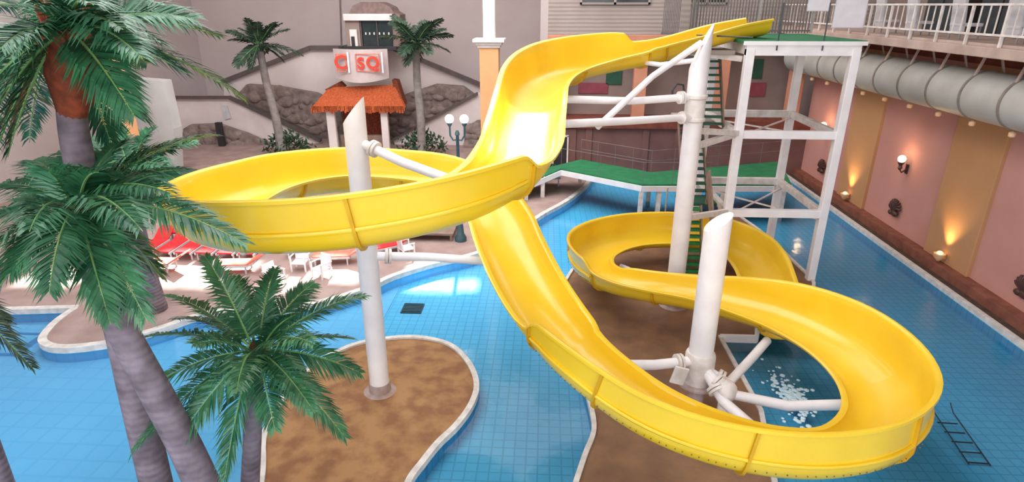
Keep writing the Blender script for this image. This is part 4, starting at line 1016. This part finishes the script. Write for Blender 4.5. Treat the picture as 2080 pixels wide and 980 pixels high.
# leaves at the left edge of the frame
yE = 7.0; cE = aty(-150, 560, yE)
tE = [cE-Vector((0, 0, .1)), Vector((cE.x-.1, yE, 3)), Vector((cE.x-.2, yE, 0.0))]
tipsE = tips_px([(72, 755, 0), (20, 660, .3), (-40, 820, -.4), (-300, 600, 0), (-260, 760, -.5), (-250, 450, .3), (-60, 420, .5), (-150, 850, -1)], yE)
palm('palm mostly outside the left edge with dark drooping fronds', cE, tE, (0.14, 0.2), tipsE, 0.42, 46, 0.16, M['leaf_dark'], M['trunk'], M['husk_dark'], (0.2, 0.26), 15)
# two mid palms by the stairs
def mid_palm(px, py, fpx, fpy, y, lab, seed, n_, L):
    c = aty(px, py, y); f = aty(fpx, fpy, y); rnd = random.Random(seed)
    tips = []
    for k in range(n_):
        az = 2*PI*k/n_+rnd.uniform(-.2, .2); el = rnd.choice((-.55, -.25, .15, .4, .65)); r = L*rnd.uniform(.8, 1.1)
        tips.append(c+Vector((math.cos(az)*r*math.cos(el), math.sin(az)*r*.8*math.cos(el), math.sin(el)*r)))
    palm(lab, c, [c, c.lerp(f, .35)+Vector((-.05, 0, 0)), c.lerp(f, .7)+Vector((.05, 0, 0)), Vector((f.x, y, 0.1))], (0.2, 0.28), tips, 0.75, 34, 0.14, M['leaf_dark'], M['trunk_far'], M['leaf_dark'], (0.28, 0.35), seed, 'dark-crowned palms by the stairs', width=0.045)
mid_palm(526, 92, 572, 300, 36.5, 'dark-crowned palm in front of the left stair parapet', 21, 19, 2.3)
mid_palm(845, 88, 856, 300, 36.5, 'dark-crowned palm to the right of the red-lettered sign', 22, 19, 2.3)
# bushes
def bush(px, py, y, r, lab, seed):
    c = aty(px, py, y); rnd = random.Random(seed)
    t = thing('shrub', lab, 'shrub', (c.x, y, 0.1), 'dark shrubs by the stairs'); mb = MB()
    for k in range(420):
        az = rnd.uniform(0, 2*PI); el = rnd.uniform(0.05, 1.5); rr_ = r*rnd.uniform(.55, 1.1)
        p = Vector((c.x+math.cos(az)*math.cos(el)*rr_*1.3, y+math.sin(az)*math.cos(el)*rr_, 0.45+math.sin(el)*rr_*.95+c.z-1.0))
        d = Vector((rnd.gauss(0, 1), rnd.gauss(0, 1), rnd.gauss(.4, 1))).normalized(); s_ = d.orthogonal().normalized()*.06; l_ = .34
        mb.add([p, p+d*l_*.5+s_, p+d*l_, p+d*l_*.5-s_], [(0, 1, 2, 3)])
    mb.build('foliage', M['bush'], t)
    st = MB()
    for k in range(6):
        az = k*PI/3; st.tube([(c.x, y, 0.1), (c.x+.5*r*math.cos(az), y+.4*r*math.sin(az), max(.5, c.z-.2))], [.06, .03], 6)
    st.build('stem', M['husk_dark'], t)
bush(583, 292, 37.2, 1.25, 'dark shrub at the foot of the left dark palm', 31)
bush(858, 292, 37.2, 1.3, 'dark shrub at the foot of the palm right of the sign', 32)
bush(1085, 330, 32.0, 0.9, 'dark shrub behind the slide left of the doorway', 33)

# ------------------------------------------------------------------ deck furniture
lg = None
def lounger(x, y, rz, m, lab, grp):
    t = thing('sun_lounger', lab, 'sun lounger', (x, y, 0.1), grp)
    def mk(mb, name, mt): return mb.build(name, mt, t)
    MB_ = MB
    base = Vector((x, y, 0.1))
    a = MB(); a.box((x-.95, y-.30, .40), (x+.35, y+.30, .46), bev=.02); mk(a, 'seat', m)
    b = MB(); b.bar((x+.35, y, .43), (x+.95, y, .80), .60, .06, .02); mk(b, 'backrest', m)
    c = MB(); c.box((x-.97, y-.33, .35), (x+.4, y-.28, .42)).box((x-.97, y+.28, .35), (x+.4, y+.33, .42)); mk(c, 'frame', M['plastic'])
    for dx in (-.85, .3):
        for dy in (-.28, .28): mk(MB().box((x+dx-.025, y+dy-.025, .1), (x+dx+.025, y+dy+.025, .38)), 'leg', M['plastic'])
    t.rotation_euler = (0, 0, rz); return t
p0 = atz(316, 492, 0.45)
L0 = lounger(p0.x, p0.y, PI/2, M['red_fabric'], 'red sun lounger on the deck, front row beside the pale palm trunk', 'red sun loungers on the left deck')
words = ['front row', 'second row', 'third row', 'back row']
cw = ['beside the pale palm trunk', 'second from the pale palm trunk', 'third from the pale palm trunk', 'fourth from the pale palm trunk', 'fifth from the pale palm trunk', 'nearest the slide loop']
for r_ in range(4):
    for c_ in range(6):
        if r_ == 0 and c_ == 0: continue
        dup(L0, (p0.x+c_*0.80+(r_*.25), p0.y+r_*1.95, 0.1), 'red sun lounger on the left deck, %s, %s' % (words[r_], cw[c_]), PI/2)
p1 = atz(450, 520, 0.45)
S0 = lounger(p1.x-1.9, p0.y-1.75, 0.0, M['salmon_fabric'], 'salmon sun lounger at the front edge of the red rows', 'salmon sun loungers')
dup(S0, (p1.x+0.9, p0.y-1.7, 0.1), 'salmon sun lounger below the slide loop, front right of the red rows', 0.1)
p2 = atz(690, 515, .45); dup(S0, (p2.x, p2.y, 0.1), 'salmon sun lounger just left of the left slide column', 0.15)
p3 = atz(790, 495, .45); dup(L0, (p3.x, p3.y, 0.1), 'single red sun lounger just right of the left slide column', 0.6)
# white plastic armchairs in the sunny strip
ac = thing('plastic_armchair', 'white plastic armchair on the sunny deck left of the left column', 'chair', (0, 0, 0.1), 'white plastic armchairs on the sunny deck')
MB().box((-.25, -.25, .50), (.25, .25, .54), bev=.02).build('seat', M['white_paint'], ac)
MB().box((-.25, .22, .54), (.25, .27, .98), Matrix.Rotation(-.15, 3, 'X'), bev=.02).build('backrest', M['white_paint'], ac)
for s_ in (-1, 1):
    MB().box((s_*.27-.025, -.25, .74), (s_*.27+.025, .25, .77), bev=.01).build('armrest', M['white_paint'], ac)
    for dy in (-.22, .22): MB().box((s_*.25-.025, dy-.025, .1), (s_*.25+.025, dy+.025, .75 if dy < 0 else .52), bev=.005).build('leg', M['white_paint'], ac)
for o in bpy.data.objects:
    if o.parent == ac: o.data.transform(Matrix.Translation((0, 0, -0.0)))
q = atz(612, 548, .1)
ac.location = (q.x, q.y, 0.0)
for (px, py, rz, lb) in ((600, 520, .5, 'white plastic armchair furthest back, just under the slide band'), (655, 562, -.5, 'white plastic armchair nearest the left slide column'), (560, 580, 1.1, 'white plastic armchair above the tip of the low palm'), (826, 520, 2.2, 'white plastic armchair right of the left slide column')):
    q = atz(px, py, .1); dup(ac, (q.x, q.y, 0.0), lb, rz)
# low brown table group behind the column
tb = atz(868, 487, .1)
t = thing('low_platform', 'low brown wooden platform on the deck left of the lamp post', 'platform', (tb.x, tb.y, .1))
MB().box((tb.x-1.3, tb.y-.2, .35), (tb.x+1.1, tb.y+1.6, .45), bev=.02).build('top', M['wood'], t)
for dx in (-1.2, 1.0):
    for dy in (-.1, 1.5): MB().box((tb.x+dx-.05, tb.y+dy-.05, .1), (tb.x+dx+.05, tb.y+dy+.05, .36)).build('leg', M['wood'], t)

# ------------------------------------------------------------------ small things in the pool
dp = atz(838, 625, -0.3)
t = thing('drain_grille', 'dark square drain grille on the pool floor beside the left column', 'drain', (dp.x, dp.y, -.36))
g = MB()
for k in range(6): g.box((dp.x-.3, dp.y-.27+k*.1, -.325), (dp.x+.3, dp.y-.21+k*.1, -.29))
g.build('slats', M['drain'], t); MB().box((dp.x-.34, dp.y-.32, -.36), (dp.x+.34, dp.y+.32, -.32)).build('frame', M['drain'], t)
q = atz(1955, 905, -.1)
t = thing('pool_ladder', 'dark metal ladder lying in the lagoon at the lower right', 'ladder', (q.x, q.y, -.35))
pa, pb = atz(1905, 835, -.2), atz(1990, 945, -.32); ax = (pb-pa).normalized(); sx = Vector((ax.y, -ax.x, 0)).normalized()*-.22
for s_ in (-1, 1): MB().tube([pa+sx*s_+Vector((0, 0, .25)), pa+sx*s_+ax*.2+Vector((0, 0, .12)), pb+sx*s_], .014, 8).build('rail', M['dark_steel'], t)
for k in range(5): c_ = pa.lerp(pb, .25+k*.18); MB().tube([c_-sx, c_+sx], .016, 8).build('rung', M['dark_steel'], t)
# pool wall stub in the splash pool and thin marker pole
q0, q1 = Z0(1462, 690), Z0(1536, 690)
t = thing('splash_pool_kerb', 'white kerb at the head of the splash pool inside the front loop', 'kerb', (q0.x, q0.y, -.6))
MB().box((q0.x, q0.y-.06, -.68), (q1.x, q0.y+.06, .16), bev=.02).build('kerb_wall', M['white_paint'], t)
MB().box((q1.x-.05, q1.y-.05, -.68), (q1.x+.05, q1.y+.05, .42), bev=.01).build('corner_post', M['white_paint'], t)
# churned foam where the slide empties
fo = MB(); rnd = random.Random(5); 
c_ = Vector((6.1, 13.4, -.03))
for k in range(240):
    a = rnd.uniform(0, 2*PI); r = abs(rnd.gauss(0, .5)); x = c_.x+.15+r*math.cos(a)*.55; y = c_.y-.6+r*math.sin(a)*1.3
    fo.ball((x, y, -.04), rnd.uniform(.02, .075), 1, 1, .45, n=6)
M['foam'] = mat('white_foam', srgb(214, 236, 244), .6, srgb(190, 222, 238), 8)
tag(fo.build('splash_foam', M['foam'], base=c_), 'white churned foam where the slide empties into the splash pool', 'foam', kind='stuff')
